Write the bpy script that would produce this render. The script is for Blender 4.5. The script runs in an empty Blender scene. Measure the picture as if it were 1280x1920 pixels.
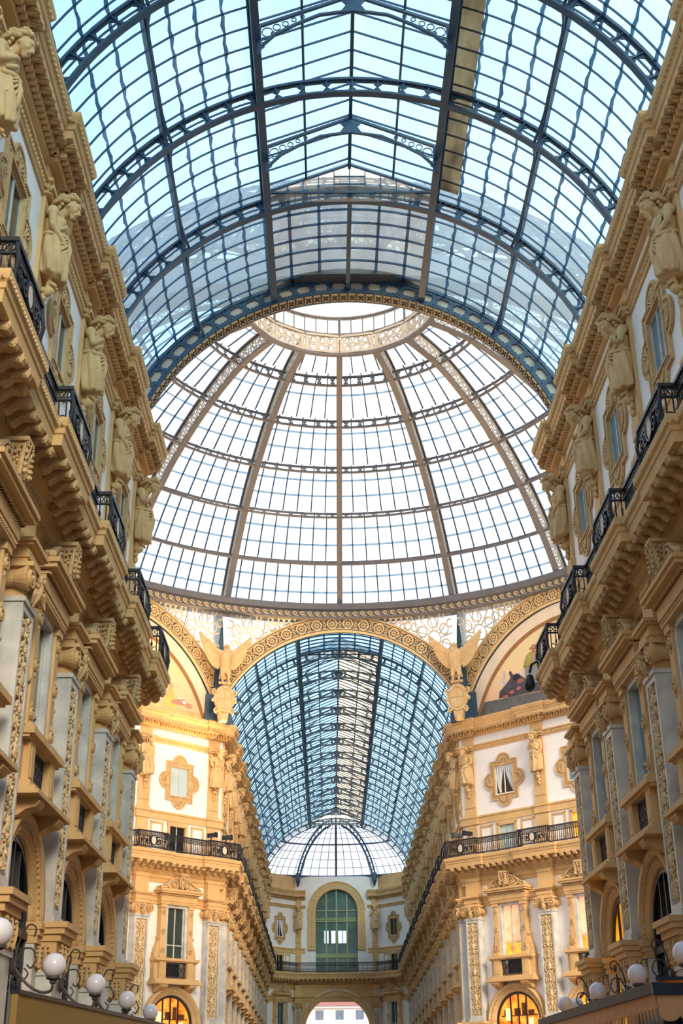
import bpy, bmesh, math, random
from math import sin, cos, pi, sqrt, radians, hypot, atan2, floor
from mathutils import Vector, Matrix
random.seed(7)
SC = bpy.context.scene
COL = SC.collection

# ------------------------------------------------------------------ camera
CAM_X, CAM_Z, F_PX = -0.8434, 1.7, 2374.65
PITCH, YAW, ROLL = 0.4268, 0.0138, -0.0123
cd = bpy.data.cameras.new('camera')
cd.sensor_fit = 'VERTICAL'; cd.sensor_height = 24.0; cd.lens = 24.0 * F_PX / 1920.0
cd.clip_start = 0.1; cd.clip_end = 1000
cam = bpy.data.objects.new('camera', cd); COL.objects.link(cam)
_fw = Vector((sin(YAW) * cos(PITCH), cos(YAW) * cos(PITCH), sin(PITCH)))
_rt = Vector((cos(YAW), -sin(YAW), 0)); _up = _rt.cross(_fw)
_r2 = _rt * cos(ROLL) + _up * sin(ROLL); _u2 = -_rt * sin(ROLL) + _up * cos(ROLL)
cam.matrix_world = Matrix(((_r2.x, _u2.x, -_fw.x, CAM_X), (_r2.y, _u2.y, -_fw.y, 0), (_r2.z, _u2.z, -_fw.z, CAM_Z), (0, 0, 0, 1)))
SC.camera = cam

# ------------------------------------------------------------------ view, sky, lights
SC.view_settings.view_transform = 'Standard'; SC.view_settings.look = 'None'
SC.view_settings.gamma = 1.0; SC.view_settings.use_curve_mapping = False
SC.view_settings.exposure = 0.28
SC.cycles.max_bounces = 10; SC.cycles.diffuse_bounces = 5; SC.cycles.glossy_bounces = 3
SC.cycles.transparent_max_bounces = 24; SC.cycles.transmission_bounces = 4
SC.cycles.sample_clamp_indirect = 6.0
SKY = 1.55
w = bpy.data.worlds.new('sky'); SC.world = w; w.use_nodes = True
nt = w.node_tree; nt.nodes.clear()
def N(nt, t, **k):
    n = nt.nodes.new(t)
    for a, b in k.items():
        if a == 'loc': continue
        setattr(n, a, b)
    return n
_o = N(nt, 'ShaderNodeOutputWorld'); _bg = N(nt, 'ShaderNodeBackground'); _tc = N(nt, 'ShaderNodeTexCoord')
_sx = N(nt, 'ShaderNodeSeparateXYZ'); _rp = N(nt, 'ShaderNodeValToRGB'); _no = N(nt, 'ShaderNodeTexNoise')
_mx = N(nt, 'ShaderNodeMix', data_type='RGBA'); _cr = N(nt, 'ShaderNodeValToRGB')
nt.links.new(_tc.outputs['Generated'], _sx.inputs[0]); nt.links.new(_sx.outputs['Z'], _rp.inputs[0])
e = _rp.color_ramp.elements
e[0].position = 0.0; e[0].color = (0.95, 0.90, 0.88, 1); e[1].position = 1.0; e[1].color = (0.50, 0.70, 1.0, 1)
_e = e.new(0.25); _e.color = (0.93, 0.97, 1.0, 1); _e = e.new(0.6); _e.color = (0.72, 0.87, 1.0, 1)
_no.inputs['Scale'].default_value = 3.0; _no.inputs['Detail'].default_value = 5
nt.links.new(_tc.outputs['Generated'], _no.inputs['Vector']); nt.links.new(_no.outputs['Fac'], _cr.inputs[0])
_cr.color_ramp.elements[0].position = 0.42; _cr.color_ramp.elements[1].position = 0.62
nt.links.new(_cr.outputs[0], _mx.inputs[0]); nt.links.new(_rp.outputs[0], _mx.inputs[6]); _mx.inputs[7].default_value = (1.0, 1.0, 1.0, 1)
nt.links.new(_mx.outputs[2], _bg.inputs[0]); _bg.inputs[1].default_value = SKY; nt.links.new(_bg.outputs[0], _o.inputs[0])

sd = bpy.data.lights.new('sun', 'SUN'); sd.energy = 3.9; sd.color = (1.0, 0.80, 0.56); sd.angle = radians(20)
sun = bpy.data.objects.new('sun', sd); COL.objects.link(sun)
sun.rotation_euler = Vector((-0.34, 0.86, -0.42)).to_track_quat('-Z', 'Y').to_euler()

# ------------------------------------------------------------------ materials
def S(r, g, b):
    f = lambda c: (c / 255) / 12.92 if c <= 10 else ((c / 255 + .055) / 1.055) ** 2.4
    return (f(r), f(g), f(b), 1)
def mat(name, col, rough=0.8, var=0.12, vscale=2.0, bump=0.0, bscale=30.0, metal=0.0, emit=0.0, col2=None, coat=0):
    m = bpy.data.materials.new(name); m.use_nodes = True
    nt = m.node_tree; b = nt.nodes['Principled BSDF']
    b.inputs['Roughness'].default_value = rough; b.inputs['Metallic'].default_value = metal
    g = N(nt, 'ShaderNodeNewGeometry'); t = N(nt, 'ShaderNodeTexNoise'); t.inputs['Scale'].default_value = vscale; t.inputs['Detail'].default_value = 6
    nt.links.new(g.outputs['Position'], t.inputs['Vector'])
    r = N(nt, 'ShaderNodeValToRGB'); nt.links.new(t.outputs['Fac'], r.inputs[0])
    c2 = col2 or tuple(min(1, c * (1 + var)) for c in col[:3]) + (1,)
    c1 = col if col2 else tuple(c * (1 - var) for c in col[:3]) + (1,)
    r.color_ramp.elements[0].position = 0.3; r.color_ramp.elements[1].position = 0.7
    r.color_ramp.elements[0].color = c1; r.color_ramp.elements[1].color = c2
    nt.links.new(r.outputs[0], b.inputs['Base Color'])
    if bump:
        n2 = N(nt, 'ShaderNodeTexNoise'); n2.inputs['Scale'].default_value = bscale; n2.inputs['Detail'].default_value = 3
        nt.links.new(g.outputs['Position'], n2.inputs['Vector'])
        bp = N(nt, 'ShaderNodeBump'); bp.inputs['Strength'].default_value = bump; bp.inputs['Distance'].default_value = 0.05
        nt.links.new(n2.outputs['Fac'], bp.inputs['Height']); nt.links.new(bp.outputs[0], b.inputs['Normal'])
    if emit:
        nt.links.new(r.outputs[0], b.inputs['Emission Color']); b.inputs['Emission Strength'].default_value = emit
    return m
def glass(name, tint, body, frac, dirt=0.25, dscale=0.8, dirtcol=None, stain=0.0):
    """A thin pane: mostly tinted transparent, part milky body, a little gloss."""
    m = bpy.data.materials.new(name); m.use_nodes = True
    nt = m.node_tree; nt.nodes.clear()
    o = N(nt, 'ShaderNodeOutputMaterial'); tr = N(nt, 'ShaderNodeBsdfTransparent'); tl = N(nt, 'ShaderNodeBsdfTranslucent')
    gl = N(nt, 'ShaderNodeBsdfGlossy'); gl.inputs['Roughness'].default_value = 0.12
    g = N(nt, 'ShaderNodeNewGeometry'); mp = N(nt, 'ShaderNodeMapping'); mp.inputs['Scale'].default_value = (1, .35, 1)
    t = N(nt, 'ShaderNodeTexNoise'); t.inputs['Scale'].default_value = dscale; t.inputs['Detail'].default_value = 5
    nt.links.new(g.outputs['Position'], mp.inputs[0]); nt.links.new(mp.outputs[0], t.inputs['Vector'])
    r = N(nt, 'ShaderNodeValToRGB'); nt.links.new(t.outputs['Fac'], r.inputs[0])
    r.color_ramp.elements[0].position = .35; r.color_ramp.elements[1].position = .68
    r.color_ramp.elements[0].color = tint; r.color_ramp.elements[1].color = tuple(c * (1 - dirt) for c in tint[:3]) + (1,)
    if dirtcol: r.color_ramp.elements[1].color = dirtcol
    nt.links.new(r.outputs[0], tr.inputs[0]); tl.inputs[0].default_value = body
    mx = N(nt, 'ShaderNodeMixShader'); mx.inputs[0].default_value = frac
    nt.links.new(tr.outputs[0], mx.inputs[1]); nt.links.new(tl.outputs[0], mx.inputs[2])
    m2 = N(nt, 'ShaderNodeMixShader'); m2.inputs[0].default_value = 0.04
    nt.links.new(mx.outputs[0], m2.inputs[1]); nt.links.new(gl.outputs[0], m2.inputs[2]); nt.links.new(m2.outputs[0], o.inputs[0])
    return m
OCHRE = mat('ochre_stone', S(207, 170, 118), .85, .10, 1.5, .25, 40)
CARVED = mat('carved_stone', S(202, 170, 124), .85, .18, 6, .6, 34)
STATUE = mat('statue_stone', S(204, 172, 124), .8, .10, 4, .2, 50)
PLASTER = mat('white_plaster', S(232, 228, 226), .9, .03, 1.0)
MARBLE = mat('grey_marble', S(168, 170, 170), .45, .14, 2.2, .05, 20, col2=S(210, 208, 202))
PANEL = mat('panel_stone', S(214, 188, 146), .9, .14, 5, .4, 40)
IRON = mat('black_iron', S(26, 28, 40), .45, .2, 6)
STEEL = mat('blue_steel', S(42, 72, 98), .5, .12, 3)
STEEL2 = mat('bar_steel', S(22, 66, 100), .5, .1, 3)
RIBGREY = mat('dome_paint', S(98, 97, 101), .55, .1, 2)
GOLD = mat('ochre_ironwork', S(214, 184, 136), .6, .10, 3)
BANDBACK = mat('band_backing', S(104, 92, 78), .7, .2, 4)
BRONZE = mat('dark_bronze', S(64, 56, 52), .6, .2, 4)
CREAM = mat('cream_plate', S(206, 190, 172), .7, .08, 2)
DARKGLASS = mat('dark_window_glass', S(22, 27, 30), .12, .3, .7)
GREENGLASS = mat('green_window_glass', S(52, 66, 64), .12, .35, .6)
PALEGLASS = mat('blind_behind_glass', S(178, 200, 206), .25, .1, .8)
SKYGLASS = mat('sky_tinted_glass', S(84, 130, 150), .15, .2, .6)  # mirrored sky painted in as a blue base colour
LITGLASS = mat('lit_window_orange', S(214, 84, 6), .3, .1, 2.6, emit=0.8, col2=S(252, 176, 60))
LITGOLD = mat('lit_window_yellow', S(226, 140, 10), .3, .1, 1.3, emit=0.75, col2=S(250, 196, 30))
PINKBLIND = mat('lit_blind', S(245, 170, 120), .5, .1, 3, emit=0.5, col2=S(246, 196, 160))
WHITE = mat('white_cloth', S(228, 230, 232), .8, .05, 3)
GLOBE = mat('opal_globe', S(226, 224, 236), .18, .02, 2)
VGLASS = glass('vault_glass', S(172, 215, 241), S(196, 224, 240), .30, .22, .7)
STAINED = glass('stained_panes', S(206, 160, 112), S(110, 80, 54), .5, .6, 1.5, S(44, 24, 12))
GRIMY = glass('grimy_vault_glass', S(182, 214, 236), S(186, 196, 200), .35, .5, 1.3, S(120, 118, 106))
SEAL = glass('grey_putty', S(138, 166, 186), S(150, 168, 178), .4, .5, 3)
LATTICE = mat('pale_ironwork', S(190, 182, 168), .6, .1, 3)
VGLASS2 = glass('vault_glass_far', S(184, 221, 242), S(194, 224, 240), .26, .2, .5)
HALFGLASS = glass('half_dome_glass', S(226, 234, 246), S(228, 234, 246), .16, .22, .35)
ENDGLASS = mat('teal_window_glass', S(70, 100, 94), .12, .4, .9)
STEELF = mat('grey_blue_steel', S(84, 106, 118), .5, .15, 2)
RIDGEGLASS = glass('ridge_glass_cream', S(236, 214, 188), S(245, 225, 200), .45, .1)
CLEAR = glass('dome_glass', S(250, 252, 255), S(250, 252, 255), .25, .05)
HEADGLASS = glass('lattice_glass', S(252, 248, 236), S(252, 246, 232), .35, .1, 2)

# ------------------------------------------------------------------ mesh builder
class MB:
    def __init__(s): s.v = []; s.f = []
    def add(s, vs, fs):
        o = len(s.v); s.v.extend(tuple(p) for p in vs); s.f.extend(tuple(i + o for i in f) for f in fs); return s
    def box(s, x0, x1, y0, y1, z0, z1):
        return s.add([(x0, y0, z0), (x1, y0, z0), (x1, y1, z0), (x0, y1, z0), (x0, y0, z1), (x1, y0, z1), (x1, y1, z1), (x0, y1, z1)],
                     [(0, 3, 2, 1), (4, 5, 6, 7), (0, 1, 5, 4), (1, 2, 6, 5), (2, 3, 7, 6), (3, 0, 4, 7)])
    def B(s, s0, s1, d0, d1, z0, z1):          # facade box: along, out from the wall, up
        return s.box(s0, s1, -d1, -d0, z0, z1)
    def hexa(s, p): return s.add(p, [(0, 3, 2, 1), (4, 5, 6, 7), (0, 1, 5, 4), (1, 2, 6, 5), (2, 3, 7, 6), (3, 0, 4, 7)])
    def loft(s, rings, closed=True, cap=True):
        n = len(rings[0]); o = len(s.v)
        for r in rings: s.v.extend(tuple(p) for p in r)
        m = n if closed else n - 1
        for i in range(len(rings) - 1):
            for j in range(m):
                a = o + i * n + j; b = o + i * n + (j + 1) % n
                s.f.append((a, b, b + n, a + n))
        if cap and closed:
            s.f.append(tuple(o + j for j in reversed(range(n)))); s.f.append(tuple(o + (len(rings) - 1) * n + j for j in range(n)))
        return s
    def prism(s, poly, fn, a, b):              # poly of 2-D points, fn(u, v, t) -> 3-D
        return s.loft([[fn(u, v, a) for u, v in poly], [fn(u, v, b) for u, v in poly]])
    def tube(s, pts, r, n=6, flat=1.0, ref=None):
        pts = [Vector(p) for p in pts]; k = len(pts); rings = []
        for i, p in enumerate(pts):
            t = (pts[min(i + 1, k - 1)] - pts[max(i - 1, 0)])
            t = t.normalized() if t.length > 1e-9 else Vector((0, 0, 1))
            u = ref and Vector(ref) or (Vector((0, 0, 1)) if abs(t.z) < .9 else Vector((0, 1, 0)))
            a = t.cross(u); a = a.normalized() if a.length > 1e-6 else t.orthogonal().normalized()
            b = a.cross(t)
            rr = r[i] if isinstance(r, (list, tuple)) else r
            rings.append([p + a * (rr * cos(2 * pi * j / n)) + b * (rr * flat * sin(2 * pi * j / n)) for j in range(n)])
        return s.loft(rings)
    def ball(s, c, r, n=8, m=6):
        rx, ry, rz = r if isinstance(r, (tuple, list)) else (r, r, r)
        rings = []
        for i in range(m + 1):
            t = -pi / 2 + pi * (i * .98 + .01 * m) / m
            rings.append([(c[0] + rx * cos(t) * cos(2 * pi * j / n), c[1] + ry * cos(t) * sin(2 * pi * j / n), c[2] + rz * sin(t)) for j in range(n)])
        return s.loft(rings)
    def cone(s, a, b, ra, rb, n=10):           # round-ended limb
        a = Vector(a); b = Vector(b); t = (b - a).normalized() if (b - a).length > 1e-6 else Vector((0, 0, 1))
        u = t.orthogonal().normalized(); v = t.cross(u); rings = []
        for k in range(4):
            q = -pi / 2 + (k + .08) * pi / 8 * 1.02
            rings.append([a + t * (ra * sin(q)) + (u * cos(2 * pi * j / n) + v * sin(2 * pi * j / n)) * (ra * cos(q)) for j in range(n)])
        for k in range(5):
            q = k * pi / 8 * .98
            rings.append([b + t * (rb * sin(q)) + (u * cos(2 * pi * j / n) + v * sin(2 * pi * j / n)) * (rb * cos(q)) for j in range(n)])
        return s.loft(rings)
    def lathe(s, prof, n=24, c=(0, 0, 0), a0=0, a1=2 * pi):
        full = abs(a1 - a0 - 2 * pi) < 1e-6; k = n if full else n + 1
        rings = [[(c[0] + r * cos(a0 + (a1 - a0) * j / n), c[1] + r * sin(a0 + (a1 - a0) * j / n), c[2] + z) for j in range(k)] for r, z in prof]
        return s.loft(rings, closed=full, cap=False)
    def sweep(s, prof, path, side=1, zf=None, closed=False):
        """prof: (out, z) polygon; path: plan polyline; side=+1: out is to the left of travel."""
        P = [Vector((p[0], p[1])) for p in path]; n = len(P); rings = []
        for i, p in enumerate(P):
            ns = []
            for a, b in ((i - 1, i), (i, i + 1)):
                if closed: a %= n; b %= n
                if 0 <= a < n and 0 <= b < n:
                    t = (P[b] - P[a]).normalized(); ns.append(Vector((-t.y, t.x)) * side)
            m = ns[0] if len(ns) == 1 else (ns[0] + ns[1]) / max(.2, 1 + ns[0].dot(ns[1]))
            zo = zf(p.y) if zf else 0
            rings.append([(p.x + m.x * d, p.y + m.y * d, z + zo) for d, z in prof])
        if closed: rings.append(rings[0])
        return s.loft(rings, cap=not closed)
    def grid(s, fn, nu, nv):
        o = len(s.v)
        for j in range(nv + 1):
            for i in range(nu + 1): s.v.append(tuple(fn(i / nu, j / nv)))
        for j in range(nv):
            for i in range(nu):
                a = o + j * (nu + 1) + i; s.f.append((a, a + 1, a + nu + 2, a + nu + 1))
        return s
    def ribbon(s, pts, wd, fn, h0, h1, closed=False):
        """flat strip along 2-D points, raised from h0 to h1; fn(u, v, h) -> 3-D"""
        n = len(pts); L = []; R = []
        for i in range(n):
            a = pts[(i - 1) % n] if (closed or i > 0) else pts[i]; b = pts[(i + 1) % n] if (closed or i < n - 1) else pts[i]
            tx, ty = b[0] - a[0], b[1] - a[1]; l = hypot(tx, ty) or 1; tx /= l; ty /= l
            ww = wd[i] if isinstance(wd, (list, tuple)) else wd
            L.append((pts[i][0] - ty * ww / 2, pts[i][1] + tx * ww / 2)); R.append((pts[i][0] + ty * ww / 2, pts[i][1] - tx * ww / 2))
        rings = [[fn(*L[i], h0), fn(*L[i], h1), fn(*R[i], h1), fn(*R[i], h0)] for i in range(n)]
        if closed: rings.append(rings[0])
        return s.loft(rings, cap=not closed)
    def plate(s, hw, hh, hole, fn, t0, t1, n=28):
        """rectangular plate 2hw x 2hh with a star-shaped hole; hole(angle) -> radius"""
        O = []; I = []
        for k in range(n):
            a = 2 * pi * k / n; c, q = cos(a), sin(a)
            m = min(hw / abs(c) if abs(c) > 1e-6 else 1e9, hh / abs(q) if abs(q) > 1e-6 else 1e9)
            O.append((c * m, q * m)); r = min(hole(a), m * .96); I.append((c * r, q * r))
        for t in (t0, t1):
            o = len(s.v); s.v.extend(tuple(fn(u, v, t)) for u, v in O); s.v.extend(tuple(fn(u, v, t)) for u, v in I)
            for k in range(n): s.f.append((o + k, o + (k + 1) % n, o + n + (k + 1) % n, o + n + k))
        o = len(s.v); s.v.extend(tuple(fn(u, v, t0)) for u, v in I); s.v.extend(tuple(fn(u, v, t1)) for u, v in I)
        for k in range(n): s.f.append((o + k, o + (k + 1) % n, o + n + (k + 1) % n, o + n + k))
        return s
    def mesh(s, name, m, smooth=False):
        me = bpy.data.meshes.new(name); me.from_pydata(s.v, [], s.f); me.update()
        bm = bmesh.new(); bm.from_mesh(me); bmesh.ops.recalc_face_normals(bm, faces=bm.faces); bm.to_mesh(me); bm.free()
        if smooth: me.polygons.foreach_set('use_smooth', [True] * len(me.polygons))
        me.materials.append(m); return me
    def build(s, name, m, parent=None, smooth=False):
        o = bpy.data.objects.new(name, s.mesh(name, m, smooth)); COL.objects.link(o)
        if parent: o.parent = parent
        return o
def remeshed(mb, name, m, voxel, it=4):
    o = mb.build(name, m); r = o.modifiers.new('r', 'REMESH'); r.mode = 'VOXEL'; r.voxel_size = voxel
    sm = o.modifiers.new('s', 'SMOOTH'); sm.iterations = it; sm.factor = .5
    dg = bpy.context.evaluated_depsgraph_get(); dg.update()
    me = bpy.data.meshes.new_from_object(o.evaluated_get(dg)); me.name = name
    me.materials.clear(); me.materials.append(m); me.polygons.foreach_set('use_smooth', [True] * len(me.polygons))
    bpy.data.objects.remove(o); return me
def obj(me, name, parent=None):
    o = bpy.data.objects.new(name, me); COL.objects.link(o)
    if parent: o.parent = parent
    return o
def tag(o, label, cat, group=None, kind=None):
    o['label'] = label; o['category'] = cat
    if group: o['group'] = group
    o['kind'] = kind or 'thing'
    return o
def thing(name, label, cat, loc=(0, 0, 0), rz=0, group=None):
    o = bpy.data.objects.new(name, None); COL.objects.link(o); o.location = loc; o.rotation_euler = (0, 0, rz); o.empty_display_size = .2
    return tag(o, label, cat, group)
def structure(o): o['kind'] = 'structure'; return o
def copy_tree(o, parent=None):
    c = o.copy(); COL.objects.link(c); c.parent = parent
    for ch in KIDS.get(o.name, []): KIDS.setdefault(c.name, []).append(copy_tree(ch, c))
    return c
KIDS = {}
def freeze(o):                                  # remember the children of a prototype
    KIDS[o.name] = list(o.children)
    for c in o.children: freeze(c)
    return o
USED = set()
def put(proto, label, loc, rz, group=None, sx=1.0, mir=1):
    """first use moves the prototype itself, later uses copy it with its parts"""
    if proto.name in USED: r = copy_tree(proto)
    else: r = proto; USED.add(proto.name)
    r.location = loc; r.rotation_euler = (0, 0, rz); r.scale = (sx * mir, 1, 1); r['label'] = label
    if group: r['group'] = group
    return r
def drop(y): return -0.0275 * max(0.0, y - 79.0)    # the far arcade runs gently downhill
def spiral(cx, cy, r, turns, a0, sgn=1, n=14, r1=.12):
    return [(cx + r * (1 - (1 - r1) * k / n) * cos(a0 + sgn * 2 * pi * turns * k / n), cy + r * (1 - (1 - r1) * k / n) * sin(a0 + sgn * 2 * pi * turns * k / n)) for k in range(n + 1)]
def circ(cx, cy, r, n=12): return [(cx + r * cos(2 * pi * k / n), cy + r * sin(2 * pi * k / n)) for k in range(n)]
F3 = lambda u, v, h: (u, -h, v)                  # facade plane mapping: (along, up, out)
# ------------------------------------------------------------------ facade prototypes (along = x, out of the wall = -y)
def scrollwork(mb, hw, z0, z1, fn=F3, h0=.44, h1=.5, pitch=.62, wd=.035, cx=0.0):
    """candelabrum of paired scrolls, leaves and buds climbing a tall panel"""
    n = max(1, round((z1 - z0) / pitch)); p = (z1 - z0) / n
    mb.ribbon([(cx, z0), (cx, z1)], wd * .9, fn, h0, h1)
    for k in range(n):
        z = z0 + (k + .5) * p; big = hw * (.52 if k % 2 else .44)
        for sg in (1, -1):
            mb.ribbon(spiral(cx + sg * hw * .52, z + .04 * (k % 2), big, 1.25, pi / 2 if k % 3 else -pi / 2, sg * (1 if k % 2 else -1), 13), wd, fn, h0, h1)
            for q, (a, b) in enumerate(((.18, .36), (.55, -.42), (.8, .40), (.35, -.3))):
                c = fn(cx + sg * hw * a, z + p * b, h1 - .02); mb.ball(c, wd * (1.15 if q % 2 else .85), 5, 3)
        c = fn(cx, z + p * .5, h1); mb.ball(c, (wd * 1.9, wd * 1.3, wd * 1.7), 6, 4)
        c = fn(cx, z, h1); mb.ball(c, wd * 1.2, 6, 4)
    return mb
def leaf(mb, base, tip, wdt, fn, n=5):
    """a lobed leaf made of a midrib and side lobes"""
    (u0, v0, h0), (u1, v1, h1) = base, tip
    mb.tube([fn(u0 + (u1 - u0) * t, v0 + (v1 - v0) * t, h0 + (h1 - h0) * t + .03 * sin(pi * t)) for t in (0, .35, .7, 1)], [wdt * .3, wdt * .28, wdt * .2, wdt * .06], 5)
    dx, dy = u1 - u0, v1 - v0; l = hypot(dx, dy) or 1; px, py = -dy / l, dx / l
    for k in range(n):
        t = (k + .6) / n; r = wdt * (1 - t * .6)
        for sg in (1, -1):
            c = (u0 + dx * t + px * r * .6 * sg, v0 + dy * t + py * r * .6 * sg, h0 + (h1 - h0) * t)
            mb.ball(fn(*c), r * .34, 5, 3)
BAY = 4.9
# ---- giant pilaster of the lower storeys
def make_pilaster():
    t = thing('pilaster', '', 'pilaster')
    m = MB().B(-.98, .98, -.4, .28, 0, 4.5).B(-.56, .56, 0, .62, 0, 3.9).B(-.6, .6, 0, .66, 3.86, 3.95); m.build('pier', MARBLE, t)
    m = MB().B(-1.0, 1.0, -.4, .34, 4.45, 4.6).B(-1.05, 1.05, -.4, .42, 4.72, 4.86).B(-1.02, 1.02, -.4, .38, 4.6, 4.72)
    m.B(-.6, .6, 0, .66, 3.95, 4.52).B(-.64, .64, 0, .74, 4.52, 4.66).B(-.7, .7, 0, .82, 4.66, 4.78).B(-.74, .74, 0, .88, 4.78, 4.9)
    o = m.build('impost', OCHRE, t)
    m = MB()
    for x in (-.36, 0, .36): leaf(m, (x, 3.98, .66), (x, 4.48, .74), .2, F3)
    for x in (-.2, .2): m.ribbon(spiral(x, 4.25, .13, 1.2, 0, 1 if x > 0 else -1), .03, F3, .66, .72)
    for sg in (1, -1):
        for d in (.2, .45): leaf(m, (d, 3.98, .6), (d, 4.45, .66), .2, lambda u, v, h: (sg * h, -u, v))
        for x in (.75,): leaf(m, (sg * x, 4.0, .3), (sg * x, 4.42, .34), .2, F3)
    m.build('carved_leaves', CARVED, o)
    m = MB().B(-.5, .5, 0, .54, 4.9, 5.06).B(-.46, .46, 0, .39, 5.0, 10.24)
    for sg in (1, -1): m.B(min(sg * .36, sg * .46), max(sg * .36, sg * .46), .39, .5, 5.06, 10.2)
    m.B(-.36, .36, .39, .495, 5.06, 5.2).B(-.36, .36, .39, .495, 10.06, 10.2).B(-.5, .5, 0, .54, 10.2, 10.3); m.build('shaft', MARBLE, t)
    m = MB().B(-.355, .355, .385, .4, 5.2, 10.06); scrollwork(m, .31, 5.3, 9.95, h0=.4, h1=.5, pitch=.56, wd=.04)
    for z in (6.1, 7.45, 8.8): m.ball((0, -.48, z), (.13, .07, .17), 8, 5)
    m.build('carved_panel', PANEL, t)
    m = MB().B(-.42, .42, 0, .48, 10.3, 10.58).B(-.46, .46, 0, .52, 10.54, 10.62).B(-.5, .5, 0, .56, 10.62, 10.74).B(-.6, .6, 0, .66, 10.88, 10.97).B(-.5, .5, 0, .6, 10.76, 10.88)
    cap = m.build('capital', OCHRE, t)
    for sg in (1, -1):
        m = MB(); m.lathe([(.001, -.08), (.25, -.08), (.16, .12), (.15, .3), (.24, .52), (.25, .58), (.001, .58)], 16)
        m.v = [(sg * .5 + x, -z, 10.65 + y) for x, y, z in m.v]
        m.ribbon(spiral(sg * .5, 10.65, .225, 2.1, pi / 2, sg, 30), .04, F3, .58, .65)
        m.ball((sg * .5, -.63, 10.65), .06, 7, 5); m.build('volute', OCHRE, cap)
    m = MB()
    for k in range(9):
        a = k * .7; m.ball((.09 * cos(a) * (k > 0), -.7 - .05 * (k == 0), 10.76 + .08 * sin(a) * (k > 0)), .055, 6, 4)
    for sg in (1, -1):
        m.tube([(0, -.66, 10.7), (sg * .1, -.66, 10.64), (sg * .2, -.6, 10.68), (sg * .26, -.58, 10.76)], [.035, .045, .035, .02], 6)
        m.tube([(sg * .05, -.64, 10.62), (sg * .1, -.6, 10.45), (sg * .06, -.56, 10.3)], [.04, .05, .02], 5)
    m.tube([(0, -.7, 10.66), (0, -.68, 10.5), (0, -.6, 10.36), (0, -.56, 10.24)], [.06, .075, .06, .02], 6)
    for k in range(7): m.ball((-.24 + k * .08, -.6, 10.82), .03, 5, 3)
    m.build('flower_swag', CARVED, cap)
    m = MB().B(-.47, .47, 0, .5, 10.97, 11.1).B(-.5, .5, 0, .54, 11.1, 11.25).B(-.48, .48, 0, .5, 11.25, 11.34).B(-.56, .56, 0, .6, 11.34, 11.4).B(-.62, .62, 0, .66, 11.4, 11.48)
    m.B(-.45, .45, 0, .38, 11.48, 12.5).B(-.48, .48, 0, .42, 12.3, 12.42)
    m.build('entablature_block', OCHRE, t)
    return freeze(t)
# ---- arched window of the mezzanine (centre z 4.85)
def arcring(mb, prof, zc, a0, a1, n, cx=0.0):
    """profile of (radius, out) swept round an arch in the facade plane; angle 0 is along +x"""
    return mb.loft([[(cx + r * cos(a0 + (a1 - a0) * k / n), -d, zc + r * sin(a0 + (a1 - a0) * k / n)) for r, d in prof] for k in range(n + 1)])
def make_arch(pane, name='arched_window'):
    t = thing(name, '', 'window'); zc = 4.85
    m = arcring(MB(), [(1.48, -.4), (1.48, .16), (1.53, .2), (1.57, .2), (1.6, .25), (1.75, .27), (1.78, .34), (1.9, .36), (1.92, 0), (1.92, -.4)], zc, 0, pi, 28)
    av = m.build('archivolt', OCHRE, t, True)
    m = MB()
    for k in range(37):
        a = pi * (k + .5) / 37; m.ball((1.675 * cos(a), -.275, zc + 1.675 * sin(a)), (.05, .04, .07), 5, 3)
        a2 = pi * (k + .5) / 37; m.ball((1.545 * cos(a2), -.2, zc + 1.545 * sin(a2)), .022, 4, 3)
    m.build('leaf_band', CARVED, av)
    pts = [(1.48 * cos(pi * k / 20), zc + 1.48 * sin(pi * k / 20)) for k in range(21)]
    m = MB().prism([(1.48, 0)] + pts + [(-1.48, 0)], lambda u, v, d: (u, -d, v), -.02, .02); m.build('glass_pane', pane, t)
    m = arcring(MB(), [(1.36, .03), (1.36, .1), (1.48, .1), (1.48, .03)], zc, 0, pi, 20)
    for x in (-.52, 0, .52): m.B(x - .035, x + .035, .02, .08, 0, zc + sqrt(1.4 ** 2 - x * x))
    m.B(-1.48, 1.48, .02, .14, 4.5, 4.66)
    for x in (-1.42, 1.42): m.B(x - .06, x + .06, .02, .1, 0, zc)
    for k in range(12): m.ribbon(spiral(-1.3 + .24 * k, 4.1 - .5 * (k % 2), .2, 1.4, pi / 2, 1 if k % 2 else -1, 12), .03, F3, .06, .09)
    m.build('iron_frame', IRON, t)
    if pane is LITGLASS:                         # goods on the shelves behind the lit glass
        m = MB().B(-1.2, 1.2, .02, .03, 5.1, 5.16).B(-1.3, 1.3, .02, .03, 4.2, 4.26)
        for x0, x1, z0, z1 in ((-.3, .1, 5.16, 5.5), (.2, .45, 5.16, 5.75), (.6, 1.0, 5.16, 5.4), (-1.0, -.6, 5.16, 5.45), (.1, .6, 4.26, 4.6)): m.B(x0, x1, .02, .03, z0, z1)
        m.build('shelf_goods', mat('shelf_goods', S(96, 44, 12), .6, .3, 4), t); MB().B(-.9, -.55, .02, .035, 4.9, 5.5).B(.62, .9, .02, .035, 4.5, 5.0).build('bright_display', mat('bright_display', S(255, 226, 150), .5, .05, emit=1.0), t)
    return freeze(t)
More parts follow.
